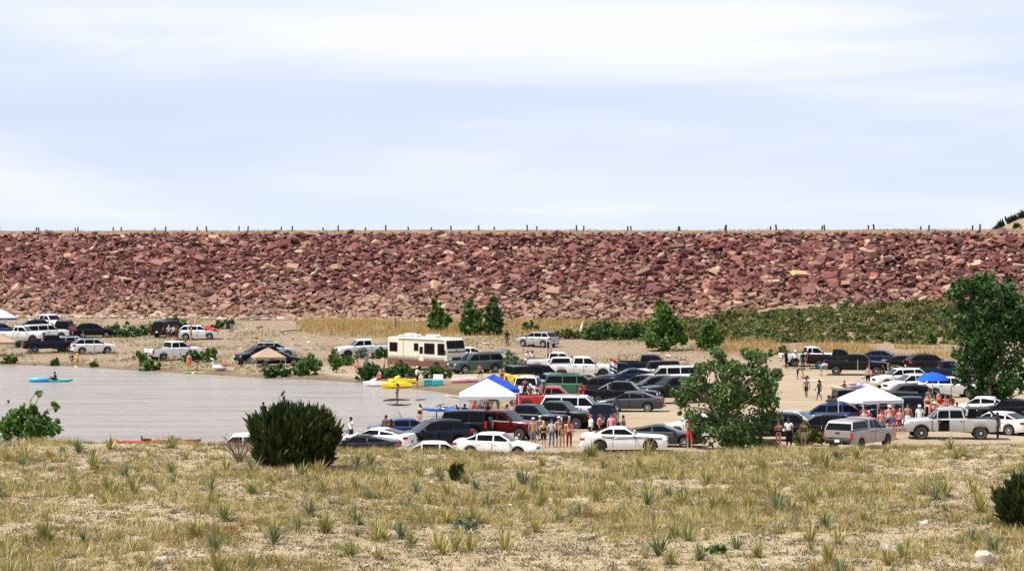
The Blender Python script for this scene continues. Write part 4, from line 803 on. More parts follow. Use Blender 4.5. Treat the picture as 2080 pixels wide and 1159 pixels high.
def vehicle(name, label, cat, kind, px, py, head, colour, group='vehicles parked along the lake shore', roof=None, rim='alloy', bump=None, trim=None, topper=None, light=False, dz=0., skip=(), grille=None, scale=1.0, pos=None, ymin=121.):
    p = pos or P(px, py, ymin); e = empty(name, (p.x, p.y, p.z+dz-.02), R(head), scale); tag(e, label, cat, group)
    s = VS[kind]; f = Vector((math.cos(R(head)), math.sin(R(head)), 0))
    a = gz(p.x+f.x*s['xf'], p.y+f.y*s['xf']); b = gz(p.x+f.x*s['xr'], p.y+f.y*s['xr']); e.location.z = (a+b)/2+dz-.02; e.rotation_euler = (0, -math.atan2(a-b, s['xf']-s['xr']), R(head))
    tr = PLA if kind in ('jeep',) else (CHR if s['rbump'] == 2 else PC[colour])
    role = {'paint': PC[colour], 'roof': PC[roof] if roof else PC[colour], 'trim': PC[trim] if trim else (PLA if s['rbump'] else PC[colour]), 'glass': GLASS, 'glassf': GLASSL if light else GLASS, 'under': UND, 'tyre': RUB, 'rim': RIM if rim == 'alloy' else RIMD, 'hl': HL, 'tl': TL, 'mirror': PLA if s['rbump'] else PC[colour],
            'grille': grille or (PLA if s['rbump'] != 2 else RIMD), 'bump': {'chrome': CHR, 'black': PLA, 'paint': PC[colour]}[bump] if bump else tr, 'plate': PLT, 'plastic': PLA, 'topper': PC[topper] if topper else PC[colour]}
    parts = vehicle_parts(kind)+(topper_parts(kind) if topper else [])
    for it in parts:
        nm, me, ro, loc, ch = it[:5]
        if nm in skip: continue
        o = link(nm, me, role[ro], e, loc, it[5] if len(it) > 5 else None)
        if nm == 'wheel' and loc[0] == s['xf']: o.rotation_euler = (0, rng.uniform(0, 6), 0)
        for cn, cme, cro, cloc in ch:
            c = link(cn, cme, role[cro], o, cloc)
            if cn == 'rim' and cloc[1] < 0: c.rotation_euler = (0, 0, math.pi)
    return e
V_ = vehicle
VEH = [
 # ---- far shore, left
 ('parked_car','blue crossover cut by the left edge below the blue and white canopy','car','suv',2,684,20,'blue',{}),
 ('pickup_truck','lifted white pickup facing right at the far left','pickup','ext',40,697,352,'white',dict(rim='dark',dz=.12)),
 ('parked_car','dark blue crossover between two white pickups at the far left','car','suv',64,678,200,'darkblue',{}),
 ('pickup_truck','white pickup facing the camera at the dam foot on the far left','pickup','crew',98,670,318,'white',{}),
 ('parked_car','white boxy off-roader behind the dark blue pickup on the left','car','bigsuv',92,691,28,'white',{}),
 ('parked_car','black sport utility seen from behind on the far left','car','bigsuv',132,682,92,'black',dict(rim='dark')),
 ('parked_car','black crossover half hidden by the green thicket on the left','car','suv',190,685,15,'black',{}),
 ('pickup_truck','dark blue pickup on the left shore, its tail toward the water','pickup','crew',101,716,18,'navy',dict(bump='black')),
 ('parked_car','grey crossover squeezed behind the silver wagon on the left shore','car','suv',150,713,24,'silver',{}),
 ('parked_car','bright silver crossover nearest the water on the left shore','car','suv',189,718,20,'white',dict(roof='silver')),
 ('parked_car','black off-roader with people standing behind it on the far shore','car','bigsuv',346,683,62,'black',dict(rim='dark')),
 ('parked_car','white crossover with a red cloth over its hood on the far shore','car','suv',402,689,2,'white',{}),
 ('pickup_truck','white crew pickup at the far shore, tailgate toward the lake','pickup','crew',353,731,38,'white',{}),
 ('parked_car','black crossover facing the lake behind the tan shelter','car','suv',524,736,212,'black',{}),
 ('parked_car','silver wagon mostly hidden behind the tan beach shelter','car','suv',556,726,8,'silver',{}),
 ('parked_car','dark blue sedan right of the tan beach shelter','car','sedan',568,742,2,'navy',{}),
 # ---- middle
 ('pickup_truck','white crew pickup parked at the tail of the motorhome','pickup','crew',740,726,196,'white',dict(rim='dark')),
 ('parked_car','white sedan peeking out behind the front of the motorhome','car','sedan',952,733,20,'white',{}),
 ('parked_car','grey-green off-roader with its rear hatch raised beside the motorhome','car','bigsuv',968,757,207,'sage',dict(light=True)),
 ('parked_car','silver crossover parked alone below the dam','car','suv',1093,704,142,'silver',{}),
 ('parked_car','yellow jeep with a black soft top behind the canopies','car','jeep',1057,788,286,'yellow',dict(roof='black')),
 ('parked_car','black boxy off-roader left of the white topper pickup','car','bigsuv',1096,786,14,'black',dict(rim='dark')),
 ('pickup_truck','white pickup whose bed shows behind the topper pickup','pickup','crew',1128,756,5,'white',{}),
 ('pickup_truck','lifted white crew pickup with a white bed topper','pickup','crew',1180,773,0,'white',dict(topper='white',rim='dark',dz=.22)),
 ('parked_car','white off-roader seen from behind next to the white canopy','car','bigsuv',1074,812,84,'white',{}),
 ('parked_car','light blue compact car between the topper pickup and the green off-roader','car','suv',1122,797,100,'lightblue',{}),
 ('parked_car','green off-roader facing right in the middle of the lot','car','bigsuv',1170,808,356,'green',dict(light=True)),
 ('parked_car','dark blue sedan facing left behind the green off-roader','car','sedan',1226,797,186,'darkblue',dict(light=True)),
 ('pickup_truck','bright red pickup behind the white off-roader','pickup','ext',1120,838,354,'red',dict(dz=.05,bump='black')),
 ('pickup_truck','dark navy crew pickup at the back of the lot before the tall tree','pickup','crew',1318,762,354,'navy',dict(bump='black')),
 ('parked_car','dark blue coupe beside the red and white banner','car','coupe',1280,779,188,'darkblue',{}),
 ('parked_car','white jeep with a black top at mid lot','car','jeep',1332,776,184,'white',dict(roof='black')),
 ('parked_car','white boxy off-roader half behind the leafy cottonwood','car','bigsuv',1356,788,182,'white',{}),
 ('parked_car','charcoal sedan between the black pickup and the white boxy off-roader','car','sedan',1301,797,174,'charcoal',{}),
 ('pickup_truck','black crew pickup just above the grey sedan','pickup','crew',1262,824,350,'black',dict(scale=.95,light=True)),
 ('pickup_truck','black lifted pickup with bright wheels at the edge of the cottonwood','pickup','crew',1376,818,202,'charcoal',dict(dz=.1)),
 ('parked_car','grey sedan on open sand left of the cottonwood','car','sedan',1280,835,171,'grey',{}),
 ('parked_car','big white off-roader facing right in the middle of the packed cars','car','bigsuv',1174,858,352,'white',{}),
 ('parked_car','small dark blue hatchback seen from behind, people in front of it','car','suv',1226,869,84,'darkblue',{}),
 ('pickup_truck','black crew pickup behind the standing group, third in its row','pickup','crew',1130,868,338,'charcoal',dict(scale=.9,light=True,bump='black')),
 ('pickup_truck','dark blue pickup between the maroon and the black one','pickup','crew',1072,875,338,'navy',dict(scale=.9,light=True,bump='black')),
 ('pickup_truck','maroon crew pickup with chrome grille facing the standing group','pickup','crew',1015,890,334,'maroon',dict(scale=.92,light=True)),
 ('parked_car','black jeep with a spare wheel near the blue kayaks','car','jeep',925,894,172,'black',dict(roof='black')),
 ('parked_car','dark blue crossover facing left at the front of the lot','car','suv',880,909,204,'navy',dict(light=True)),
 ('parked_car','blue sedan behind the dark crossover and the white coupe','car','sedan',830,896,12,'blue',dict(light=True)),
 ('sports_car','white coupe with red tail lamp right of the large juniper','car','coupe',764,914,158,'white',{}),
 ('parked_car','black low car nearest the large juniper','car','coupe',728,930,178,'charcoal',{}),
 ('pickup_truck','white pickup with topper left of the large juniper, only its top visible','pickup','crew',505,952,178,'white',dict(topper='white')),
 ('parked_car','white sedan half hidden by the grass ridge before the maroon pickup','car','sedan',1010,928,346,'white',dict(light=True)),
 ('parked_car','cream sedan whose roof alone shows above the grass','car','sedan',893,949,4,'offwhite',{}),
 ('sports_car','white muscle coupe with black side stripes at the grass ridge','car','muscle',1268,916,355,'white',dict(rim='dark')),
 ('sports_car','dark grey coupe behind the striped white coupe','car','coupe',1346,906,350,'grey',dict(light=True)),
 ('parked_car','white sedan hidden behind the leafy cottonwood','car','sedan',1418,886,180,'white',{}),
 # ---- more cars packed into the middle of the lot
 ('parked_car','dark grey crossover between the green off-roader and the black pickup','car','suv',1238,809,8,'charcoal',{}),
 ('parked_car','black sedan behind the navy coupe and the banner','car','sedan',1262,768,4,'black',{}),
 ('parked_car','dark crossover in front of the white boxy off-roader','car','suv',1330,806,190,'black',{}),
 ('parked_car','dark blue sedan behind the tail of the grey sedan','car','sedan',1352,800,176,'navy',{}),
 ('parked_car','black off-roader in the shade behind the right white canopy','car','bigsuv',1800,852,172,'black',{}),
 ('parked_car','dark crossover behind the dark navy pickup and the umbrella','car','suv',1868,826,8,'navy',{}),
 ('parked_car','dark sedan under the big right-hand tree','car','sedan',2050,852,172,'black',{}),
 # ---- right
 ('pickup_truck','white extended-cab pickup at the back of the right lot','pickup','ext',1645,743,5,'white',{}),
 ('pickup_truck','black pickup right of the white extended-cab pickup','pickup','ext',1700,748,352,'black',dict(bump='black')),
 ('pickup_truck','black crew pickup with open doors and an awning at its hood','pickup','crew',1738,761,349,'black',{}),
 ('parked_car','dark blue sedan behind the tan awning','car','sedan',1793,741,342,'darkblue',{}),
 ('parked_car','black sedan left of the black wagon on the right lot','car','sedan',1842,752,350,'black',{}),
 ('parked_car','black wagon behind the blue umbrella','car','suv',1888,755,12,'black',{}),
 ('pickup_truck','dark blue pickup whose cab meets the big right-hand tree','pickup','crew',1925,777,2,'darkblue',dict(bump='black')),
 ('parked_car','white crossover farther of two left of the blue umbrella','car','suv',1828,787,190,'white',{}),
 ('parked_car','white crossover nearer of two left of the blue umbrella','car','suv',1852,800,194,'white',dict(light=True)),
 ('parked_car','white wagon right behind the blue umbrella','car','suv',1926,806,6,'white',{}),
 ('parked_car','white sedan right of the blue umbrella under the big tree','car','sedan',1992,846,166,'white',{}),
 ('pickup_truck','dark navy pickup with people sitting in its bed','pickup','crew',1852,864,178,'navy',dict(bump='black')),
 ('parked_car','black jeep behind the right-hand white canopy','car','jeep',1714,842,92,'black',dict(roof='black')),
 ('parked_car','pale silver sedan right of the leafy cottonwood','car','sedan',1616,878,336,'white',dict(light=True,roof='silver')),
 ('parked_car','blue station wagon with black roof rails on the right lot','car','suv',1680,869,170,'blue',dict(light=True)),
 ('parked_car','red hatchback beside the blue wagon','car','suv',1756,864,166,'red',{}),
 ('pickup_truck','beige-silver pickup with topper, tailgate toward the camera','pickup','ext',1746,912,56,'warmsilver',dict(topper='warmsilver',rim='dark',bump='black')),
 ('parked_car','black crossover tucked left of the beige-silver pickup','car','suv',1668,896,174,'black',{}),
 ('parked_car','black wagon in the shade right of the cottonwood trunk','car','suv',1566,894,176,'black',{}),
 ('pickup_truck','silver crew pickup with open driver door at the right','pickup','crew',1932,890,176,'silver',dict(bump='chrome')),
 ('parked_car','white sedan behind the tail of the silver pickup','car','sedan',2024,880,140,'white',{}),
 ('parked_car','dark blue coupe cut by the right edge','car','coupe',2082,876,176,'navy',{}),
]
VO = {}
for nm, lab, cat, kind, px, py, hd, c, kw in VEH: VO[lab] = vehicle(nm, lab, cat, kind, px, py, hd, c, **kw)
# ---- extras that belong to single vehicles
def par(e, nm, mb, m, smooth=35): return mb.build(nm, m, e, smooth)
e = VO['white muscle coupe with black side stripes at the grass ridge']; sm = mat('black_stripe', (.012,.012,.013), .4)
for side in (1, -1):
    for k in range(2):
        zo = -.075*k; pts = [(2.25, .90-.0), (.9, .955), (-.3, .935), (-.75, .97), (-1.25, 1.02)]; v_ = []
        for x, z in pts: v_ += [(x, side*(.966-.02*max(0, (x-1.6))), z+zo-.068), (x, side*(.966-.02*max(0, (x-1.6))), z+zo-.022)]
        par(e, 'stripe', MB().add([(x, side*(.975 if abs(x) < 1.8 else .955), z) for x, y, z in v_], [(2*i, 2*i+1, 2*i+3, 2*i+2) for i in range(len(pts)-1)]), sm, 0)
e = VO['grey-green off-roader with its rear hatch raised beside the motorhome']
hb = par(e, 'hatch', MB().add([(-2.15,.74,1.90),(-2.15,-.74,1.90),(-3.0,-.74,2.20),(-3.0,.74,2.20),(-2.15,.74,1.84),(-2.15,-.74,1.84),(-3.0,-.74,2.14),(-3.0,.74,2.14)], [(0,1,2,3),(7,6,5,4),(0,4,5,1),(2,6,7,3),(0,3,7,4),(1,5,6,2)]), PC['sage'], 0)
e = VO['silver crew pickup with open driver door at the right']
for nm in ('door',):
    c = next(q for q in e.children if q.name.split('.')[0] == nm)
    for h_ in list(c.children): bpy.data.objects.remove(h_)
    bpy.data.objects.remove(c)
par(e, 'shaded_interior', MB().box((.74,-.05,.92),(1.0,1.5,.62)).box((.35,.2,1.3),(.14,.5,.7),ch=.04), UND)  # near-black block standing in for the shade inside the cab, plus a seat back
op = par(e, 'open_door', MB().box((1.13,1.46,.93),(.08,.98,.68),rz=R(10),ch=.02).tube([(1.2,1.0,1.27),(1.02,.98,1.78),(.98,1.5,1.78),(1.06,1.92,1.27)],.03,n=5), PC['silver'])
par(e, 'bed_frame', MB().tube([(-.9,.85,1.35),(-1.0,.75,1.9),(-2.3,.75,1.9),(-2.8,.85,1.35)],.05,n=6).tube([(-.9,-.85,1.35),(-1.0,-.75,1.9),(-2.3,-.75,1.9),(-2.8,-.85,1.35)],.05,n=6).box((-1.65,0,1.92),(1.4,1.6,.06),ch=.02), PLA)
par(e, 'side_curtain', MB().box((-1.2,.80,1.62),(.5,.03,.5)), GLASS, 0)
e = VO['black crew pickup with open doors and an awning at its hood']
for x in (1.28, .24):
    for side in (-1,): par(e, 'door_trim', MB().box((x, side*1.03, 1.0), (.06, .05, .95), ch=.01), CHR)
e = VO['blue station wagon with black roof rails on the right lot']; par(e, 'roof_rack', MB().box((-.6,0,1.80),(1.3,1.1,.03)).tube([(.05,.55,1.84),(-1.25,.55,1.84)],.03).tube([(.05,-.55,1.84),(-1.25,-.55,1.84)],.03).tube([(.05,.55,1.70),(.05,.55,1.84)],.02).tube([(-1.2,-.55,1.70),(-1.2,-.55,1.84)],.02), PLA)
e = VO['black crew pickup just above the grey sedan']; par(e, 'roll_bar', MB().tube([(-.95,.85,1.33),(-.95,.8,1.78),(-.95,-.8,1.78),(-.95,-.85,1.33)],.035).tube([(-.95,-.8,1.78),(-1.7,-.85,1.36)],.03).tube([(-.95,.8,1.78),(-1.7,.85,1.36)],.03), CHR)
# ---- red cloth over the hood of the far white crossover
p = VO['white crossover with a red cloth over its hood on the far shore'].location
cl = MB(); n = 8; vs_ = [(p.x+.9+1.5*i/n, p.y-.9+1.8*j/n, p.z+1.12+.10*math.sin(i*1.3+j)+(.45 if 1 < j < 7 and i < 4 else 0)) for i in range(n+1) for j in range(n+1)]
cl.add(vs_, [(i*(n+1)+j, i*(n+1)+j+1, (i+1)*(n+1)+j+1, (i+1)*(n+1)+j) for i in range(n) for j in range(n)])
tag(cl.build('beach_blanket', mat('red_cloth', (.50,.03,.02), .85)), 'red blanket draped over the hood of the far white crossover', 'blanket')
# ================================================================== motorhome
def motorhome():
    p = P(866, 751); e = empty('motorhome', p, R(-47)); tag(e, 'cream and brown motorhome parked at the water edge', 'motorhome')
    L, Wd = 8.6, 1.22; side = [(-4.3,.95),(-4.3,3.0),(-4.2,3.12),(3.6,3.14),(4.05,3.02),(4.30,2.0),(4.36,1.6),(4.36,.95)]
    m_ = MB(); n = len(side); rr = [(1.0, 0), (.97, .0)]
    vs_ = [(x, y, z) for y in (-Wd, Wd) for x, z in side]; m_.add(vs_, [tuple(range(n)), tuple(range(2*n-1, n-1, -1))]+[(i, i+n, (i+1) % n+n, (i+1) % n) for i in range(n)])
    me = m_.mesh('body', 0); bm = bmesh.new(); bm.from_mesh(me); bmesh.ops.bevel(bm, geom=[q for q in bm.edges if q.calc_face_angle(0) > .4], offset=.07, segments=3, affect='EDGES', clamp_overlap=True); bm.to_mesh(me); bm.free(); me.shade_smooth(); me.set_sharp_from_angle(angle=R(40))
    link('body', me, PC['cream'], e)
    lo = MB(); low = [(-4.28,.42),(-4.28,.948),(4.36,.948),(4.34,.5),(3.85,.45)]
    for c, r in ((3.1, .52), (-2.3, .52)):
        pass
    def arch(c): return [(c+.55*math.cos(math.pi*k/8), .42+.50*math.sin(math.pi*k/8)) for k in range(9)]
    poly = [(-4.28,.42),(-4.28,.948),(4.35,.948),(4.33,.5),(3.9,.42)]+arch(2.95)+arch(-2.35)
    for sy in (-1, 1): lo.prism(poly, sy*(Wd+.004)-.03, sy*(Wd+.004)+.03)
    lo.box((4.33,0,.72),(.1,2.3,.46),ch=.03); lo.box((-4.27,0,.7),(.08,2.3,.5),ch=.03)
    lo.build('skirt', PC['brown'], e)
    for sy in (-1, 1):
        for z, h, mm in ((1.02,.05,PC['brown']),(1.14,.08,PC['sage']),(1.30,.03,PC['brown'])):
            if z != 1.02 or True: MB().box((-.1,sy*(Wd+.008),z),(8.2,.02,h)).build('stripe', mm, e, 0)
        for x0, x1, z0, z1 in ((-3.95,-2.85,1.75,2.55),(-.35,.22,1.9,2.55),(1.15,2.55,1.65,2.6),(3.05,3.95,1.6,2.62)):
            f = MB().box(((x0+x1)/2,sy*(Wd+.012),(z0+z1)/2),(x1-x0+.08,.03,z1-z0+.08),ch=.01).build('window', PLA, e); MB().box(((x0+x1)/2,sy*(Wd+.032),(z0+z1)/2),(x1-x0-.06,.012,z1-z0-.06)).build('pane', GLASS, f, 0)
    for sx, mm in (): pass
    d = MB().box((.68,-(Wd+.012),1.45),(.72,.03,1.75),ch=.01).build('door', PC['cream'], e); MB().box((.68,-(Wd+.034),1.95),(.46,.014,.66)).build('pane', GLASS, d, 0); MB().box((.40,-(Wd+.04),1.35),(.06,.03,.12)).build('handle', PLA, d, 0)
    MB().box((-1.95,-(Wd+.010),2.05),(.03,.015,1.8)).build('panel_seam', PLA, e, 0)
    MB().box((.6,-(Wd+.06),3.02),(6.6,.09,.10),ch=.03).build('awning_roll', mat('awning_cloth', (.62,.6,.55), .7), e)
    MB().add([(4.095,-1.08,2.92),(4.095,1.08,2.92),(4.335,1.12,1.82),(4.335,-1.12,1.82)], [(0,1,2,3)]).build('windshield', GLASS, e, 0)
    MB().box((4.24,0,2.36),(.03,.05,1.1),ry=R(-12)).build('windshield_post', PLA, e, 0)
    for y in (-.85, .85): MB().box((4.38,y,1.22),(.06,.42,.22),ch=.02).build('headlight', HL, e); MB().box((-4.31,y*1.15,1.2),(.04,.16,.4),ch=.01).build('tail_light', TL, e)
    MB().box((4.38,0,1.22),(.05,1.1,.30),ch=.02).build('grille', PLA, e); MB().box((4.42,0,.62),(.16,2.36,.24),ch=.05).build('front_bumper', CHR, e)
    for x, w_, h in ((-2.3,1.0,.30),(-1.3,.5,.22),(1.2,1.05,.28),(-3.5,.4,.14),(.1,.12,.3)): MB().box((x,0,3.14+h/2),(w_,.75 if w_ > .3 else .12,h),ch=min(.08, w_*.3)).build('air_conditioner' if w_ > .9 else 'roof_vent', PC['white'], e)
    for k in range(5): MB().box((3.86+.0*k,(-.8+.4*k),3.10),(.10,.10,.05),ch=.015).build('marker_light', mat('amber_lens', (.6,.25,.03), .3), e)
    for sy in (-1, 1): MB().tube([(4.1,sy*1.22,2.0),(4.35,sy*1.5,2.1),(4.35,sy*1.5,1.75)],.025).box((4.35,sy*1.5,1.78),(.06,.2,.42),ch=.02).build('mirror', PLA, e)
    MB().box((0,0,.62),(8.2,1.7,.5)).build('underbody', UND, e, 0)
    ty = MB().lathe([(.25,-.13),(.40,-.13),(.44,-.08),(.44,.08),(.40,.13),(.25,.13)],20,'y').mesh('wheel',40); rm = MB().lathe([(.27,-.03),(.27,.03),(.12,.0),(.1,.05),(.03,.05)],16,'y').mesh('rim')
    for x in (2.95,-2.35):
        for sy in (-1, 1):
            o = link('wheel', ty, RUB, e, (x, sy*1.06, .44)); link('rim', rm, RIM, o, (0, sy*.10, 0), (0, 0, 0 if sy > 0 else math.pi))
motorhome()
# ================================================================== people
JT = ['pel','wai','che','nec','hea','top','lhip','lkne','lcal','lank','ltoe','rhip','rkne','rcal','rank','rtoe','lsho','lelb','lwri','lpal','rsho','relb','rwri','rpal']
ED = [('pel','wai'),('wai','che'),('che','nec'),('nec','hea'),('hea','top'),('pel','lhip'),('lhip','lkne'),('lkne','lcal'),('lcal','lank'),('lank','ltoe'),('pel','rhip'),('rhip','rkne'),('rkne','rcal'),('rcal','rank'),('rank','rtoe'),('che','lsho'),('lsho','lelb'),('lelb','lwri'),('lwri','lpal'),('che','rsho'),('rsho','relb'),('relb','rwri'),('rwri','rpal')]
RD = dict(pel=(.155,.115),wai=(.130,.100),che=(.160,.115),nec=(.055,.058),hea=(.080,.098),top=(.062,.075),hip=(.092,.095),kne=(.060,.062),cal=(.054,.058),ank=(.038,.042),toe=(.038,.030),sho=(.058,.058),elb=(.043,.043),wri=(.029,.029),pal=(.034,.020))
STAND = dict(pel=(0,0,.95),wai=(0,.01,1.10),che=(0,.0,1.30),nec=(0,.015,1.475),hea=(0,-.012,1.60),top=(0,0,1.675),lhip=(.095,0,.88),lkne=(.105,-.015,.49),lcal=(.105,.015,.34),lank=(.105,.025,.09),ltoe=(.125,-.13,.04),lsho=(.185,.01,1.41),lelb=(.245,.04,1.14),lwri=(.255,-.03,.91),lpal=(.252,-.055,.83))
def mirror(d):
    o = dict(d)
    for k, v in list(d.items()):
        if k[0] == 'l' and 'r'+k[1:] not in d: o['r'+k[1:]] = (-v[0], v[1], v[2])
    return o
def pose(**kw): d = mirror(STAND); d.update(kw); return d
def lowered(d, dz):
    return {k: (v[0], v[1], v[2]+dz) for k, v in d.items()}
POSES = {
 'stand': pose(),
 'relaxed': pose(lkne=(.13,-.06,.49),lcal=(.14,-.02,.34),lank=(.16,0,.09),ltoe=(.20,-.15,.04),relb=(-.29,.06,1.15),rwri=(-.17,-.06,1.0),rpal=(-.12,-.10,.96)),
 'armsup': pose(lelb=(.30,-.10,1.22),lwri=(.20,-.20,1.42),lpal=(.16,-.20,1.48),relb=(-.25,.04,1.14),rwri=(-.24,-.10,.95),rpal=(-.23,-.14,.88)),
 'crossed': pose(lelb=(.25,-.03,1.16),lwri=(.02,-.17,1.20),lpal=(-.06,-.17,1.22),relb=(-.25,-.03,1.16),rwri=(-.02,-.20,1.17),rpal=(.06,-.20,1.19)),
 'walk': pose(lhip=(.09,-.02,.88),lkne=(.10,-.20,.52),lcal=(.10,-.22,.37),lank=(.10,-.24,.10),ltoe=(.11,-.40,.06),rkne=(-.10,.06,.50),rcal=(-.10,.17,.37),rank=(-.10,.30,.15),rtoe=(-.11,.20,.04),lelb=(.24,.14,1.16),lwri=(.24,.08,.93),lpal=(.24,.05,.86),relb=(-.24,-.06,1.16),rwri=(-.23,-.20,.98),rpal=(-.22,-.25,.92)),
 'bend': pose(wai=(0,-.12,1.05),che=(0,-.33,1.10),nec=(0,-.50,1.12),hea=(0,-.60,1.07),top=(0,-.66,1.03),lsho=(.18,-.42,1.08),lelb=(.20,-.46,.82),lwri=(.16,-.52,.60),lpal=(.15,-.55,.52),rsho=(-.18,-.42,1.08),relb=(-.20,-.46,.82),rwri=(-.16,-.52,.60),rpal=(-.15,-.55,.52)),
}
_sit = dict(pel=(0,.05,.52),wai=(0,.07,.67),che=(0,.03,.87),nec=(0,.02,1.045),hea=(0,-.02,1.17),top=(0,-.01,1.245),lhip=(.10,0,.50),lkne=(.14,-.42,.52),lcal=(.14,-.44,.36),lank=(.14,-.42,.10),ltoe=(.15,-.57,.05),lsho=(.18,.02,.98),lelb=(.24,-.05,.72),lwri=(.18,-.26,.62),lpal=(.16,-.33,.60))
POSES['sit'] = mirror(_sit)
_gs = dict(pel=(0,.05,.13),wai=(0,.10,.28),che=(0,.06,.47),nec=(0,.04,.645),hea=(0,0,.77),top=(0,.01,.845),lhip=(.10,0,.13),lkne=(.15,-.32,.42),lcal=(.15,-.42,.30),lank=(.14,-.52,.08),ltoe=(.15,-.66,.04),lsho=(.18,.05,.58),lelb=(.25,-.06,.36),lwri=(.20,-.28,.36),lpal=(.18,-.34,.38))
POSES['ground'] = mirror(_gs)
_ly = dict(pel=(0,0,.12),wai=(0,.15,.12),che=(0,.34,.14),nec=(0,.51,.18),hea=(0,.63,.22),top=(0,.70,.24),lhip=(.09,-.07,.11),lkne=(.12,-.46,.20),lcal=(.12,-.60,.15),lank=(.12,-.85,.06),ltoe=(.14,-.92,.16),lsho=(.18,.44,.14),lelb=(.30,.26,.08),lwri=(.30,.02,.06),lpal=(.30,-.06,.06))
POSES['lie'] = mirror(_ly)
def person_mesh(nm, d):
    """one continuous skin surface grown over the posed skeleton"""
    me = bpy.data.meshes.new('body_rig'); vs_ = [Vector(d[j]) for j in JT]; ed = [(JT.index(a), JT.index(b)) for a, b in ED]; rad = []
    for j in JT: rad.append(RD[j] if j in RD else RD[j[1:]])
    for s_ in ('l', 'r'):                    # palm to five fingers
        pal = Vector(d[s_+'pal']); wri = Vector(d[s_+'wri']); f = (pal-wri).normalized(); sd = f.cross(Vector((0, 1, 0)) if abs(f.y) < .8 else Vector((1, 0, 0))).normalized(); q = f.cross(sd)
        for i, (o_, ln) in enumerate(((-.030, .075), (-.010, .088), (.010, .082), (.029, .064))):
            a = pal+q*o_*.9+f*.045; b = a+f*ln*.55+sd*.004; c = b+f*ln*.40+sd*.016; k = len(vs_); vs_ += [a, b, c]; rad += [(.0095, .009), (.0088, .0085), (.0075, .0072)]; ed += [(JT.index(s_+'pal'), k), (k, k+1), (k+1, k+2)]
        a = pal-q*.042+f*.004; b = a-q*.018+f*.035; k = len(vs_); vs_ += [a, b]; rad += [(.011, .010), (.009, .009)]; ed += [(JT.index(s_+'pal'), k), (k, k+1)]
    me.from_pydata(vs_, ed, []); o = bpy.data.objects.new('body_rig', me); COL.objects.link(o); o.modifiers.new('s', 'SKIN'); 
    sl_ = me.skin_vertices[0].data if me.skin_vertices else None
    if sl_ is None:
        bm = bmesh.new(); bm.from_mesh(me); bm.verts.layers.skin.verify(); bm.to_mesh(me); bm.free(); sl_ = me.skin_vertices[0].data
    for i, v in enumerate(sl_): v.radius = rad[i]; v.use_root = (i == 0)
    sb = o.modifiers.new('b', 'SUBSURF'); sb.levels = 1; sb.render_levels = 1
    dg = bpy.context.evaluated_depsgraph_get(); ev = o.evaluated_get(dg); nm_ = bpy.data.meshes.new_from_object(ev, depsgraph=dg); nm_.name = nm
    bpy.data.objects.remove(o); bpy.data.meshes.remove(me); nm_.materials.clear()
    hea, top_, nec = Vector(d['hea']), Vector(d['top']), Vector(d['nec']); upv = (top_-nec).normalized()
    fr = Vector((0, -1, 0)); fr = (fr-upv*fr.dot(upv)).normalized() if abs(upv.y) < .9 else Vector((0, 0, 1)); lat = upv.cross(fr).normalized()
    for v in nm_.vertices:                   # jaw, nose and ears on the skinned head
        r = v.co-hea
        if r.length < .13:
            a, b, c = r.dot(fr), r.dot(lat), r.dot(upv)
            if a > .06 and abs(b) < .03 and -.05 < c < .02: v.co += fr*.018
            if abs(b) > .065 and abs(a) < .03 and abs(c) < .04: v.co += lat*(.012 if b > 0 else -.012)
    nm_.shade_smooth(); return nm_, (hea, top_, upv, fr, lat)
GAR = {   # garment: {segment: (from, to)} along the bone; front-less parts are shells over the body
 'tee': {('wai','che'): (-9,9), ('pel','wai'): (.3,9), ('che','lsho'): (-9,9), ('che','rsho'): (-9,9), ('lsho','lelb'): (-9,.7), ('rsho','relb'): (-9,.7), ('che','nec'): (-9,.5)},
 'tank': {('wai','che'): (-9,9), ('pel','wai'): (.3,9), ('che','nec'): (-9,.35), ('che','lsho'): (-9,.45), ('che','rsho'): (-9,.45)},
 'bra': {('wai','che'): (.62,9), ('che','nec'): (-9,.12), ('che','lsho'): (-9,.25), ('che','rsho'): (-9,.25)},
 'onepiece': {('wai','che'): (-9,9), ('pel','wai'): (-9,9), ('pel','lhip'): (-9,.9), ('pel','rhip'): (-9,.9), ('che','nec'): (-9,.2)},
 'briefs': {('pel','wai'): (-9,.15), ('pel','lhip'): (-9,9), ('pel','rhip'): (-9,9), ('lhip','lkne'): (-9,.04), ('rhip','rkne'): (-9,.04)},
 'shorts': {('pel','wai'): (-9,.5), ('pel','lhip'): (-9,9), ('pel','rhip'): (-9,9), ('lhip','lkne'): (-9,.85), ('rhip','rkne'): (-9,.85)},
 'pants': {('pel','wai'): (-9,.5), ('pel','lhip'): (-9,9), ('pel','rhip'): (-9,9), ('lhip','lkne'): (-9,9), ('rhip','rkne'): (-9,9), ('lkne','lcal'): (-9,9), ('rkne','rcal'): (-9,9), ('lcal','lank'): (-9,.95), ('rcal','rank'): (-9,.95)},
}
PM = {}
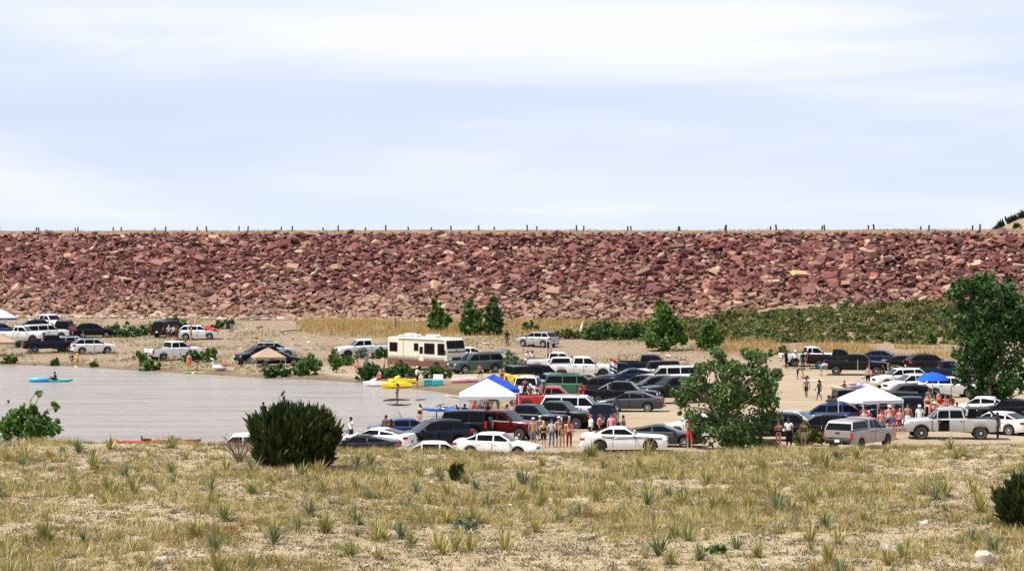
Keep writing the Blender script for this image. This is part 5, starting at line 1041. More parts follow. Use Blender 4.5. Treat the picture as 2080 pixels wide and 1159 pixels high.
def person_lib(ps):
    if ps in PM: return PM[ps]
    d = POSES[ps]; me, hd = person_mesh('body', d); n = len(me.vertices); co = np.empty(n*3); me.vertices.foreach_get('co', co); co = co.reshape(-1, 3); no = np.empty(n*3); me.vertices.foreach_get('normal', no); no = no.reshape(-1, 3)
    best = np.full(n, 1e9); seg = np.zeros(n, int); par_ = np.zeros(n)
    for i, (a, b) in enumerate(ED):
        A, B = np.array(d[a]), np.array(d[b]); e_ = B-A; t = ((co-A) @ e_)/(e_ @ e_); tc_ = np.clip(t, 0, 1); ra = np.mean(RD.get(a, RD.get(a[1:])))*(1-tc_)+np.mean(RD.get(b, RD.get(b[1:])))*tc_
        dist = np.linalg.norm(co-A-tc_[:, None]*e_, axis=1)/ra; m_ = dist < best; best[m_] = dist[m_]; seg[m_] = i; par_[m_] = t[m_]
    gar = {}
    for gn, sp in GAR.items():
        ok = np.zeros(n, bool)
        for i, s_ in enumerate(ED):
            if s_ in sp: ok |= (seg == i) & (par_ >= sp[s_][0]) & (par_ <= sp[s_][1])
        fs = [tuple(p.vertices) for p in me.polygons if all(ok[v] for v in p.vertices)]; used = sorted(set(v for f in fs for v in f)); mp_ = {u: k for k, u in enumerate(used)}
        off = .016 if gn in ('tee', 'shorts', 'tank') else .009
        gm = bpy.data.meshes.new(gn); gm.from_pydata([tuple(co[u]+no[u]*off) for u in used], [], [tuple(mp_[v] for v in f) for f in fs]); gm.shade_smooth(); gar[gn] = gm
    hea, top_, up, fr, lat = hd; M = Matrix((lat, -fr, up)).transposed(); ctr = hea+up*.02
    def hairm(long):
        mb = MB(); mb.ell(ctr, (.098, .117, .122), 12, 10, M); keep = []
        for f in mb.f:
            c = sum((Vector(mb.v[i]) for i in f), Vector())/4-ctr; a, cc = c.dot(fr), c.dot(up)
            if a > .03 and cc < .055: continue
            if cc < (-.02 if not long else -.2): continue
            keep.append(f)
        mb.f = keep
        if long:
            b0 = ctr-fr*.075; dn = Vector((0, 0, -1)); mb.tube([b0+up*.03, b0-fr*.03+dn*.12, b0-fr*.035+dn*.28, b0-fr*.02+dn*.42], [.07, .085, .075, .03], n=8)
        return mb.mesh('hair', 60)
    def hatm(brim):
        mb = MB(); c = ctr+up*.045; mb.ell(c, (.103, .118, .085), 12, 6, M); mb.f = [f for f in mb.f if (sum((Vector(mb.v[i]) for i in f), Vector())/4-c).dot(up) > -.012]
        k = len(mb.v)
        if brim: vs_ = [c+M @ Vector((math.cos(a)*r, math.sin(a)*r*1.1, z)) for r, z in ((.10, .0), (.19, -.012)) for a in [2*math.pi*q/14 for q in range(14)]]; mb.add(vs_, [(q, (q+1) % 14, 14+(q+1) % 14, 14+q) for q in range(14)])
        else: vs_ = [c+M @ Vector((math.sin(a)*r, -math.cos(a)*r*1.12, z)) for r, z in ((.10, .0), (.185, -.018)) for a in np.linspace(-.75, .75, 7)]; mb.add(vs_, [(q, q+1, q+8, q+7) for q in range(6)])
        return mb.mesh('hat', 50)
    face = MB()
    for s_ in (-1, 1): face.ell(hea+fr*.093+lat*.032*s_+up*.012, (.013, .006, .008), 6, 4, M)
    face.ell(hea+fr*.094-up*.055, (.024, .006, .006), 6, 4, M)
    PM[ps] = (me, gar, {'short': hairm(False), 'long': hairm(True)}, {'cap': hatm(False), 'brim': hatm(True)}, face.mesh('face'))
    return PM[ps]
SK = {'light': mat('light_skin', (.56,.33,.235), .55, var=.06), 'tan': mat('tanned_skin', (.40,.205,.125), .55, var=.06), 'pink': mat('sunburnt_skin', (.58,.27,.20), .55, var=.06), 'brown': mat('brown_skin', (.17,.085,.05), .5, var=.06), 'dark': mat('dark_skin', (.060,.032,.022), .5, var=.06)}
CLC = {'white': (.80,.80,.78), 'black': (.012,.012,.014), 'grey': (.18,.18,.20), 'red': (.48,.025,.025), 'darkred': (.20,.016,.018), 'blue': (.03,.07,.25), 'navy': (.015,.02,.06), 'jeans': (.08,.14,.25), 'yellow': (.75,.50,.03), 'orange': (.70,.18,.05), 'pink': (.75,.32,.33), 'teal': (.03,.30,.32), 'green': (.05,.20,.07), 'tan': (.45,.34,.22), 'purple': (.22,.17,.42), 'brown': (.13,.07,.045), 'lightgrey': (.50,.50,.52)}
HRC = {'black': (.012,.010,.009), 'brown': (.06,.032,.018), 'blond': (.45,.30,.13), 'red': (.35,.045,.02)}
def cm(c): return mat(c+'_cloth', CLC[c], .85, var=.12, spec=.2)
def hm(c): return mat(c+'_hair', HRC[c], .6, var=.2)
FACE = mat('face_features', (.05,.022,.018), .5)
def person(label, px, py, ps, head, skin, top, bot, hair=('short','black'), hat=None, h=1.72, dz=0., pos=None, group='people at the lake', ymin=121.):
    """head: 270 faces the camera. py is the photo row of the feet"""
    p = pos or P(px, py, ymin); me, gar, hr, ht, fc = person_lib(ps)
    e = empty('person', (p.x, p.y, p.z+dz), R(head+90), h/1.74); tag(e, label, 'person', group)
    link('body', me, SK[skin], e); link('face', fc, FACE, e)
    for gd in (bot, top):
        if gd: link({'tee': 'shirt', 'tank': 'shirt', 'bra': 'bikini_top', 'onepiece': 'swimsuit', 'briefs': 'swim_briefs'}.get(gd[0], gd[0]), gar[gd[0]], cm(gd[1]), e)
    link('hair', hr[hair[0]], hm(hair[1]), e)
    if hat: link('hat', ht[hat[0]], cm(hat[1]), e)
    return e
def bedp(lab, fx, fy, fz): 
    e = VO[lab]; M = Matrix.Translation(e.location) @ e.rotation_euler.to_matrix().to_4x4(); return M @ Vector((fx, fy, fz))
SHB = ('short', 'black'); SBR = ('short', 'brown'); LBK = ('long', 'black'); LBR = ('long', 'brown'); LBL = ('long', 'blond'); SBL = ('short', 'blond')
PEO = [
 # the standing group in front of the pickups
 ('shirtless man in grey shorts and white cap, leftmost of the standing group',1083,909,'stand',80,'tan',None,('shorts','grey'),SBR,('cap','white'),1.80),
 ('person in white cap just behind the shirtless man of the standing group',1097,902,'relaxed',100,'light',('tee','grey'),('shorts','black'),SBR,('cap','white'),1.74),
 ('blond woman in black top and shorts in the standing group',1104,909,'stand',95,'light',('tank','black'),('shorts','black'),LBL,None,1.62),
 ('person in pale grey shirt and jeans in the standing group',1121,908,'relaxed',70,'light',('tee','lightgrey'),('pants','jeans'),SBR,None,1.66),
 ('tall bare-backed man with white cap at the centre of the standing group',1135,908,'stand',100,'tan',None,('shorts','black'),SBR,('cap','white'),1.84),
 ('woman in blue bikini bottoms in the standing group',1142,911,'relaxed',110,'tan',('bra','black'),('briefs','navy'),LBR,None,1.64),
 ('red-haired woman in dark red leggings, rightmost of the standing group',1156,909,'stand',85,'pink',('bra','black'),('pants','darkred'),('long','red'),None,1.70),
 ('person in white tee behind the striped white coupe',1200,899,'relaxed',200,'light',('tee','white'),('shorts','black'),('short','red'),None,1.74),
 ('woman in orange top holding something behind the striped white coupe',1219,894,'armsup',320,'pink',('tank','orange'),('shorts','black'),LBR,None,1.62),
 ('man in pink shirt behind the roof of the striped white coupe',1242,896,'stand',250,'light',('tee','pink'),('shorts','grey'),SHB,None,1.70),
 ('brown-shouldered person nearest the dark grey coupe',1266,897,'stand',200,'brown',('tank','brown'),('shorts','black'),SHB,None,1.66),
 ('bare-chested man in red and black shorts beside the cottonwood',1401,911,'crossed',250,'tan',None,('shorts','red'),SBR,None,1.86),
 ('man in red shirt at the right side of the cottonwood',1562,838,'stand',240,'brown',('tee','red'),('shorts','red'),SHB,None,1.74),
 # by the juniper and the water
 ('man in white tee behind the cars right of the large juniper',713,905,'armsup',210,'brown',('tee','white'),('shorts','black'),SHB,None,1.76),
 ('person in dark shirt beside the blue sedan',784,900,'stand',60,'brown',('tee','brown'),('shorts','black'),SHB,None,1.74),
 ('curly-haired person in front of the blue sedan',794,906,'stand',80,'brown',('tank','darkred'),('shorts','black'),LBK,None,1.66),
 ('man in white tank top beside the motorhome',895,754,'stand',120,'tan',('tank','white'),('shorts','tan'),SHB,None,1.74),
 ('man in white tee and black shorts wading by the yellow jet ski',847,786,'relaxed',20,'tan',('tee','white'),('shorts','black'),SBR,('cap','white'),1.78),
 ('shirtless man among the willows beside the motorhome',780,762,'stand',180,'pink',None,('shorts','grey'),SBR,None,1.76),
 ('woman in red swimsuit sitting behind the red jet ski',771,778,'sit',220,'pink',('onepiece','darkred'),None,LBR,None,1.66),
 ('person in orange sitting on the shore left of the motorhome',726,750,'ground',250,'light',('tee','orange'),('shorts','red'),SHB,None,1.7),
 ('person in grey sitting in the bushes left of the motorhome',744,746,'sit',250,'tan',('tee','grey'),('shorts','grey'),SHB,None,1.7),
 ('person in red sitting against the motorhome side',805,752,'sit',260,'light',('tee','red'),('shorts','black'),SHB,None,1.7),
 ('boy in dark shorts walking above the white canopy',975,771,'walk',300,'tan',None,('shorts','black'),SHB,None,1.45),
 ('dark-clothed person standing alone on the gravel left of the silver crossover',1030,704,'stand',250,'dark',('tee','black'),('pants','brown'),SHB,None,1.86),
 ('person seated in the grass left of the silver crossover',1060,697,'sit',290,'brown',('tee','tan'),('shorts','grey'),SHB,None,1.7),
 ('person in red and black sitting high beside the yellow jeep',1019,779,'sit',250,'tan',('tank','darkred'),('shorts','black'),LBR,None,1.68),
 ('second person on the far side of the yellow jeep',1030,776,'sit',260,'pink',('tank','red'),('shorts','black'),SHB,None,1.68),
 ('woman in dark red top beside the green off-roader',1179,826,'stand',230,'tan',('tee','darkred'),('shorts','black'),LBK,None,1.64),
 ('person in black beside the tail of the topper pickup',1116,770,'stand',250,'dark',('tee','black'),('pants','black'),SHB,None,1.7),
 ('person in white behind the far white pickup bed',1072,748,'stand',120,'light',('tee','white'),('shorts','black'),SHB,None,1.7),
 ('dark-haired person right behind the far white pickup bed',1081,747,'stand',90,'brown',('tee','white'),('shorts','black'),SHB,None,1.72),
 # far left shore
 ('person in pale top and blue shorts behind the far black off-roader',343,691,'stand',100,'light',('tee','lightgrey'),('shorts','blue'),SBL,None,1.76),
 ('person in white tee and black shorts behind the far black off-roader',353,691,'relaxed',140,'light',('tee','white'),('shorts','black'),SHB,None,1.76),
 ('dark red clad person next to the white tee at the far black off-roader',360,691,'stand',160,'brown',('tee','darkred'),('shorts','black'),SHB,None,1.7),
 ('person in red vest beside the far white crossover',388,692,'stand',200,'tan',('tank','red'),('shorts','grey'),SHB,None,1.76),
 ('dark figure standing at the dam foot near the small dark bush',471,675,'stand',250,'dark',('tee','black'),('pants','grey'),SHB,None,1.8),
 ('person in orange-red swimwear at the shore by the green paddle board',384,752,'stand',260,'pink',('tank','orange'),('shorts','orange'),SBR,None,1.7),
 ('child sitting at the shore behind the green paddle board',400,754,'ground',260,'tan',None,('shorts','red'),SHB,None,1.3),
 ('person in black sitting before the black crossover',490,742,'ground',260,'dark',('tee','black'),('pants','black'),SHB,None,1.7),
 ('person in red sitting under the tan beach shelter',520,742,'sit',260,'tan',('tee','red'),('shorts','black'),SHB,None,1.7),
 ('person in dark top in the middle under the tan beach shelter',531,743,'sit',260,'brown',('tee','navy'),('shorts','darkred'),SHB,None,1.7),
 ('person in pink sitting at the right under the tan beach shelter',544,744,'sit',250,'light',('tee','pink'),('shorts','black'),LBR,None,1.66),
 ('person in yellow sitting on the left shoreline',157,735,'ground',250,'light',('tee','yellow'),('shorts','yellow'),SBL,('cap','yellow'),1.7),
 ('person in black sitting next to the yellow-clad one',146,734,'ground',250,'light',('tee','black'),('shorts','grey'),SHB,None,1.7),
 ('person crouching at the tail of the dark blue pickup on the left shore',60,719,'ground',300,'brown',('tee','grey'),('shorts','black'),SHB,None,1.6),
 # left canopy
 ('person in black sitting under the near corner of the left white canopy',944,858,'sit',260,'dark',('tee','black'),('shorts','black'),SHB,None,1.75),
 ('shirtless person under the left white canopy',962,852,'stand',240,'tan',None,('shorts','red'),SHB,None,1.74),
 ('person in striped pale shirt under the left white canopy',973,850,'stand',260,'light',('tee','lightgrey'),('shorts','grey'),SBR,('cap','white'),1.76),
 ('bare-shouldered woman sitting under the left white canopy',980,862,'sit',260,'pink',('bra','black'),('shorts','black'),LBR,None,1.66),
 ('man with dark beard under the left white canopy',990,855,'stand',250,'brown',None,('shorts','navy'),SHB,None,1.78),
 # right lot
 ('dark figure at the tail of the far white extended-cab pickup',1597,748,'stand',320,'dark',('tee','black'),('shorts','black'),SHB,None,1.74),
 ('man in bright white shirt behind the far white extended-cab pickup',1615,749,'armsup',260,'dark',('tee','white'),('shorts','black'),SHB,('cap','white'),1.80),
 ('person in all black left of the black pickup on the right lot',1631,752,'stand',240,'dark',('tee','black'),('pants','black'),SHB,None,1.82),
 ('person in dark red tank left of the black pickup on the right lot',1641,748,'relaxed',280,'brown',('tank','darkred'),('shorts','darkred'),LBK,None,1.72),
 ('person bending over on the open sand',1620,771,'bend',0,'brown',('tank','darkred'),('shorts','black'),SHB,None,1.6),
 ('person lying on the open sand',1636,769,'lie',100,'brown',('bra','black'),('shorts','red'),SHB,None,1.7),
 ('person in teal shorts bending at the black crew pickup tailgate',1668,764,'bend',20,'light',('tee','lightgrey'),('shorts','teal'),SBL,None,1.74),
 ('woman in yellow-edged bikini walking on the open sand',1638,808,'walk',250,'brown',('bra','black'),('shorts','black'),SHB,None,1.58),
 ('slim dark figure walking right of the bikini woman',1664,813,'walk',200,'dark',('onepiece','black'),('shorts','black'),LBK,None,1.62),
 ('child sitting beside the inflatables on the right lot',1715,790,'ground',260,'brown',None,('shorts','black'),SHB,None,1.4),
 ('shirtless man in black shorts next to the red chair',1763,785,'stand',90,'pink',None,('shorts','black'),SBR,None,1.78),
 ('person in black sitting under the tan awning',1794,768,'sit',220,'brown',('tee','black'),('shorts','black'),SHB,None,1.7),
 ('second person crouching at the end of the tan awning',1808,768,'ground',200,'dark',('tee','black'),('shorts','black'),SHB,None,1.7),
 ('woman in dark swimsuit with folded arms right of the cottonwood',1581,911,'crossed',275,'pink',('onepiece','navy'),('briefs','black'),SBL,None,1.68),
 ('person in white shirt right of the woman with folded arms',1602,908,'relaxed',250,'brown',('tee','white'),('pants','black'),SHB,None,1.74),
 ('woman in brown beside the black crossover',1632,911,'stand',260,'tan',('onepiece','brown'),('shorts','tan'),LBR,None,1.70),
 ('pale shirtless man behind the beige-silver pickup',1756,888,'stand',265,'light',None,('shorts','black'),('short','red'),None,1.80),
 ('woman in grey shorts left of the group under the right canopy',1790,886,'stand',280,'pink',('tank','pink'),('shorts','grey'),SBR,None,1.68),
 ('man in white sleeveless shirt under the right canopy corner',1806,880,'armsup',290,'pink',('tank','white'),('shorts','purple'),SBL,('cap','white'),1.84),
 ('person in red shirt under the right canopy corner',1815,878,'stand',100,'pink',('tee','red'),('shorts','purple'),SBR,None,1.76),
 ('woman in red bikini and red shorts by the right canopy leg',1828,881,'relaxed',270,'pink',('bra','red'),('shorts','darkred'),LBL,None,1.64),
 ('shirtless man in long white shorts right of the right canopy',1844,877,'stand',268,'tan',None,('shorts','white'),SHB,None,1.82),
 ('tanned person sitting with a dark hat in front of the right canopy group',1804,892,'sit',330,'tan',None,('shorts','black'),LBK,('brim','black'),1.70),
 ('person in white behind the hood of the silver pickup',1868,876,'stand',250,'light',('tee','white'),('shorts','lightgrey'),SBL,('cap','white'),1.74),
 ('bare-shouldered person above the cab of the silver pickup',1898,872,'stand',260,'tan',('tank','red'),('shorts','black'),SHB,('cap','white'),1.84),
 ('woman with long dark hair behind the bed of the silver pickup',1932,868,'stand',240,'pink',('tank','white'),('shorts','black'),LBR,None,1.74),
 ('man in black tee behind the bed of the silver pickup',1944,872,'stand',240,'brown',('tee','black'),('shorts','black'),SHB,None,1.78),
 ('person in white shorts sitting at the near edge of the right white canopy',1778,890,'sit',250,'tan',('tank','grey'),('shorts','white'),LBR,None,1.68),
 ('man in blue shorts sitting under the middle of the right white canopy',1768,880,'sit',280,'pink',None,('shorts','blue'),SBR,('cap','darkred'),1.74),
 ('woman in green top leaning forward under the right white canopy',1742,880,'bend',20,'light',('tank','green'),('shorts','jeans'),LBL,None,1.66),
 ('person in grey sitting on the sand before the navy pickup',1856,886,'ground',250,'tan',('tee','grey'),('shorts','black'),SHB,None,1.7),
 ('person in yellow shorts behind the umbrella pole',1906,842,'relaxed',200,'tan',None,('shorts','yellow'),SHB,None,1.74),
 ('woman in teal swimsuit beside the umbrella pole',1884,846,'armsup',290,'light',('onepiece','teal'),None,LBR,None,1.66),
 ('man in blue tee leaning over behind the left white canopy',1012,842,'bend',200,'light',('tee','blue'),('shorts','tan'),SBR,None,1.76),
 ('person in white sitting at the right leg of the left white canopy',1030,858,'sit',300,'pink',('tee','white'),('shorts','red'),LBR,None,1.68),
 ('person in black at the open tailgate of the silver pickup',2026,893,'stand',180,'dark',('tee','black'),('pants','black'),SHB,None,1.74),
]
for a in PEO:
    lab, px, py, ps, hd, sk, tp, bt, hr, hat, h = a; person(lab, px, py, ps, hd, sk, tp, bt, hr, hat, h)
# seated or standing on vehicles
nb = 'dark navy pickup with people sitting in its bed'
for i, (fx, fy, ps, hd, sk, tp, bt, hr, lab) in enumerate([(-1.0,.7,'sit',250,'pink',('tank','darkred'),('shorts','white'),LBR,'person in dark red at the cab end of the navy pickup bed'),(-1.4,.6,'sit',270,'tan',('bra','black'),('shorts','darkred'),LBK,'woman in black bikini top in the navy pickup bed'),(-1.8,.62,'sit',280,'pink',('tee','red'),('shorts','tan'),SBR,'person in red tee in the middle of the navy pickup bed'),(-2.15,.6,'sit',250,'tan',('tank','pink'),('shorts','darkred'),LBR,'person in pink tank in the navy pickup bed'),(-2.55,.5,'sit',240,'brown',('tee','darkred'),('shorts','black'),SHB,'person at the tail end of the navy pickup bed'),(-1.2,-.4,'stand',260,'brown',('tank','white'),('shorts','black'),SHB,'person in white tank standing up in the navy pickup bed')]):
    person(lab, 0, 0, ps, hd, sk, tp, bt, hr, h=1.7, pos=bedp(nb, fx, fy, .83 if ps == 'stand' else .86))
rb = 'bright red pickup behind the white off-roader'
for fx, fy, ps, hd, sk, tp, bt, hr, hat, lab in [(-1.0,.1,'sit',230,'tan',('tank','black'),('shorts','white'),LBK,None,'person in black tank sitting in the red pickup bed near the cab'),(-1.5,-.3,'sit',280,'pink',('tee','grey'),('shorts','black'),SBR,('cap','white'),'person in grey with white cap in the red pickup bed'),(-1.9,.2,'stand',260,'brown',('tank','darkred'),('shorts','black'),LBR,None,'woman in dark red standing in the red pickup bed'),(-2.45,-.5,'sit',240,'light',('bra','black'),('shorts','white'),LBR,None,'woman with bare arms at the tail of the red pickup bed')]:
    person(lab, 0, 0, ps, hd, sk, tp, bt, hr, hat, 1.7, pos=bedp(rb, fx, fy, .80))
person('driver with bare leg hanging out of the silver pickup door',0,0,'sit',200,'pink',('tank','black'),('shorts','black'),SBR,h=1.72,pos=bedp('silver crew pickup with open driver door at the right', .55, .55, .55))
# in the water
def wat(px, py, z=WL): Y = (HC-WL)*FPX/(py-YH); return Vector(((px-1040)/FPX*Y, Y, z))
person('woman standing on a board on the water',0,0,'relaxed',200,'brown',('bra','black'),('briefs','black'),LBK,h=1.62,pos=wat(807,822,WL+.08))
person('woman in black wading knee-deep near the blue kayaks',0,0,'stand',230,'light',('onepiece','black'),None,LBK,h=1.66,pos=wat(853,858,WL-.35))
person('person paddling the teal and lime kayak',0,0,'ground',200,'brown',('tee','navy'),('shorts','black'),SHB,h=1.7,pos=wat(111,775,WL+.06))
person('swimmer whose dark head shows at the left of the lake',0,0,'stand',250,'dark',None,('shorts','black'),SHB,h=1.7,pos=wat(17,818,WL-1.45))
person('dark figure wading left of the top of the large juniper',0,0,'stand',250,'dark',('tee','black'),('shorts','black'),SHB,h=1.7,pos=wat(535,842,WL-.75))
# ================================================================== canopies, umbrella, awning
WHM = mat('steel_frame_white', (.70,.71,.72), .4, .3)
def canopy(label, pos, size, rot, eave, peak, m_top, m_val, group='pop-up canopies'):
    e = empty('canopy', pos, R(rot)); tag(e, label, 'canopy', group); h = size/2; n = 8; m_ = MB(); vs_ = []; fs_ = []
    for k, (x0, y0, x1, y1) in enumerate(((-h,-h,h,-h),(h,-h,h,h),(h,h,-h,h),(-h,h,-h,-h))):
        b = len(vs_)
        for i in range(n+1):
            t = i/n
            for j in range(n+1):
                s_ = j/n*(1-t)+.5*t; x = (x0+(x1-x0)*s_)*(1-t)+0*t if t < 1 else 0; y = (y0+(y1-y0)*s_)*(1-t) if t < 1 else 0
                sag = -.07*math.sin(math.pi*t)*math.sin(math.pi*j/n)*(size/3); vs_.append((x if t < 1 else 0, y if t < 1 else 0, eave+(peak-eave)*(t**.93)+sag))
        fs_ += [(b+i*(n+1)+j, b+i*(n+1)+j+1, b+(i+1)*(n+1)+j+1, b+(i+1)*(n+1)+j) for i in range(n) for j in range(n)]
    # the point (x, y) above uses the edge parameter directly so that each side tapers to the peak
    vv = []; idx = 0
    for k, (x0, y0, x1, y1) in enumerate(((-h,-h,h,-h),(h,-h,h,h),(h,h,-h,h),(-h,h,-h,-h))):
        for i in range(n+1):
            t = i/n
            for j in range(n+1):
                q = j/n; vv.append(((x0+(x1-x0)*q)*(1-t), (y0+(y1-y0)*q)*(1-t), vs_[idx][2])); idx += 1
    me = MB().add(vv, fs_).mesh('canopy_top', 20); link('canopy_top', me, m_top, e)
    for k, (x0, y0, x1, y1) in enumerate(((-h,-h,h,-h),(h,-h,h,h),(h,h,-h,h),(-h,h,-h,-h))):
        c = []; 
        for j in range(9): q = j/8; c += [(x0+(x1-x0)*q, y0+(y1-y0)*q, eave), (x0+(x1-x0)*q, y0+(y1-y0)*q, eave-.20-.03*math.sin(q*9+k))]
        MB().add(c, [(2*j, 2*j+1, 2*j+3, 2*j+2) for j in range(8)]).build('valance', m_val, e, 0)
        MB().tube([(x0*.96,y0*.96,eave-.06),((x0+x1)*.48,(y0+y1)*.48,eave-.36),(x1*.96,y1*.96,eave-.06)],.014,n=4).tube([(x0*.96,y0*.96,eave-.36),((x0+x1)*.48,(y0+y1)*.48,eave-.06),(x1*.96,y1*.96,eave-.36)],.014,n=4).build('truss', WHM, e)
        zg = gz(pos[0]+x0, pos[1]+y0)-pos[2]; lg = MB().box((x0*.965,y0*.965,(eave-.03+min(0, zg)-.04)/2),(.045,.045,eave-.03-min(0, zg)+.04)).build('leg', WHM, e, 0); MB().box((x0*.965,y0*.965,min(0, zg)+.02),(.14,.14,.02)).build('foot', WHM, lg, 0)
    return e
def cloth(nm, c, t=.0): 
    m = mat(nm, c, .8, var=.05, spec=.2); return m
WHC = cloth('white_canopy_cloth', (.60,.62,.68)); BLC = cloth('blue_canopy_cloth', (.015,.06,.36)); TNC = cloth('tan_canopy_cloth', (.36,.255,.18))
def gpos(px, Y): x = (px-1040)/FPX*Y; return Vector((x, Y, gz(x, Y)))
canopy('white pop-up canopy at the water corner, left one of the two big white canopies', gpos(990, 166), 3.75, 2, 1.98, 3.08, WHC, WHC)
canopy('blue pop-up canopy hidden behind the left white canopy', gpos(1003, 173), 3.3, 6, 2.0, 3.0, BLC, BLC)
canopy('white pop-up canopy in the right lot, in front of the black jeep', gpos(1768, 160), 3.1, 24, 2.05, 2.95, WHC, WHC)
canopy('white and blue pop-up canopy at the far left edge', gpos(2, 296), 3.3, 20, 2.0, 3.0, WHC, BLC)
canopy('tan pop-up canopy at the left edge near the water', gpos(2, 262), 3.0, 12, 1.5, 2.3, TNC, TNC)
canopy('low tan beach shelter among the dark cars on the far shore', gpos(545, 241), 3.0, 15, 1.05, 1.95, TNC, TNC)
def umbrella():
    p = gpos(1894, 179); e = empty('beach_umbrella', p); tag(e, 'domed blue beach umbrella over the people in the right lot', 'umbrella'); m_ = MB(); n = 16; prof = [(0,2.75),(.35,2.72),(.7,2.62),(1.0,2.44),(1.22,2.18)]; vs_ = []; 
    for r, z in prof: vs_ += [(r*math.cos(2*math.pi*k/n)*(1-.035*(k % 2)), r*math.sin(2*math.pi*k/n)*(1-.035*(k % 2)), z+.0) for k in range(n)]
    m_.add(vs_, [(i*n+k, i*n+(k+1) % n, i*n+n+(k+1) % n, i*n+n+k) for i in range(4) for k in range(n)]).build('umbrella_top', cloth('bright_blue_cloth', (.01,.09,.50)), e, 20)
    MB().tube([(0,0,-.1),(0,0,2.8)],.025).build('pole', WHM, e); r_ = MB()
    for k in range(8): a = 2*math.pi*k/8; r_.tube([(0,0,2.70),(.7*math.cos(a),.7*math.sin(a),2.58),(1.2*math.cos(a),1.2*math.sin(a),2.16)],.008,n=4)
    r_.build('rib', WHM, e)
umbrella()
e_ = VO['black crew pickup with open doors and an awning at its hood']
q0 = bedp('black crew pickup with open doors and an awning at its hood', 2.5, -.9, 1.32)
aw = empty('awning', (q0.x, q0.y, q0.z-1.3)); tag(aw, 'plain tan awning sloping down from the hood of the black crew pickup', 'awning')
v_ = []
for i in range(7):
    for j in range(5): s_, t = i/6, j/4; v_.append((-.2+2.05*s_+.25*t, -1.6*t+.2, 1.40-.62*s_*1.0-.08*t-.06*math.sin(math.pi*s_)))
MB().add(v_, [(i*5+j, i*5+j+1, (i+1)*5+j+1, (i+1)*5+j) for i in range(6) for j in range(4)]).build('awning_cloth', cloth('sand_cloth', (.62,.46,.29)), aw, 30)
MB().tube([(2.0,-1.35,-.1),(2.05,-1.38,.70)],.02).build('pole', WHM, aw); MB().tube([(1.85,.2,-.1),(1.85,.2,.78)],.02).build('pole', WHM, aw)
# ================================================================== water toys and boats
def hull(mb, L, W, H, up=.18, n=14, open_=False, z0=0.):
    rows = []; m = 8
    for i in range(n+1):
        t = i/n*2-1; w_ = W/2*max(.02, (1-abs(t)**2.4))**.8; rise = up*abs(t)**3
        rows.append([(t*L/2, w_*math.cos(a), z0+rise+H*(.5+.5*(math.sin(a) if math.sin(a) < 0 else math.sin(a)*.55))*(.65+.35*(1-abs(t)**3))) for a in [2*math.pi*k/m for k in range(m)]])
    vs_ = [p for r in rows for p in r]; mb.add(vs_, [(i*m+k, i*m+(k+1) % m, (i+1)*m+(k+1) % m, (i+1)*m+k) for i in range(n) for k in range(m)]+[tuple(range(m-1, -1, -1)), tuple(range(n*m, n*m+m))]); return mb
def tint(nm, c, r=.35): return mat(nm, c, r, var=.08, coat=.2)
def kayak(label, pos, rot, L, m, deck, group='kayaks at the lake', tilt=0.):
    e = empty('kayak', pos, R(rot)); e.rotation_euler = (tilt, 0, R(rot)); tag(e, label, 'kayak', group); hull(MB(), L, .72, .34).build('hull', m, e)
    MB().lathe([(.30,.0),(.33,.04),(.27,.05),(.24,-.03)],16,'z',(0,0,.0)).build('cockpit_rim', PLA, e).location = (-.1, 0, .30); MB().box((-.36,0,.40),(.06,.36,.26),ry=-.2,ch=.02).build('seat_back', PLA, e)
    hull(MB(), L*.45, .4, .10, .0, z0=.24).build('deck_hatch', deck, e).location = (L*.24, 0, 0); return e
BK = tint('blue_plastic', (.015,.12,.50)); RK = tint('red_plastic', (.42,.03,.015)); OK_ = tint('orange_plastic', (.75,.25,.03)); YK = tint('yellow_plastic', (.85,.58,.01)); WK = tint('white_plastic', (.75,.75,.74)); LG = tint('lime_plastic', (.20,.62,.04)); TL_ = tint('teal_plastic', (.02,.34,.42)); PK = tint('pink_vinyl', (.80,.33,.33)); LAV = tint('lavender_vinyl', (.50,.45,.72)); SKB = tint('light_blue_vinyl', (.06,.36,.70))
p = P(905, 850); kayak('long blue kayak left of the left white canopy', p+Vector((0,0,.50)), 4, 3.6, BK, BK); kayak('second blue kayak lying beside the long one, nearer the canopy', P(938, 853)+Vector((0,0,.55)), -8, 3.2, BK, SKB)
tr = empty('kayak_trailer', P(915, 851), R(0)); tag(tr, 'low black rack carrying the blue kayaks', 'rack'); 
for x in (-1.0, 1.2): MB().box((x,0,.46),(.06,1.5,.06)).tube([(x,-.6,-.05),(x,-.6,.45)],.03).tube([(x,.6,-.05),(x,.6,.45)],.03).build('cross_bar', PLA, tr)
def beached(px, Y): x = (px-1040)/FPX*Y; return Vector((x, Y, gz(x, Y)))
for lab, px, top_py, rot, L, m, dk in (('red and orange kayak lying behind the grass at the lower left shore', 300, 893, 3, 3.9, RK, OK_), ('dark brown boat hull behind the grass left of the white topper pickup', 362, 890, -4, 2.8, tint('dark_boat_paint', (.05,.022,.018)), RK)):
    Y = 149; x = (px-1040)/FPX*Y; kayak(lab, Vector((x, Y, gz(x, Y)+.04)), rot, L, m, dk)
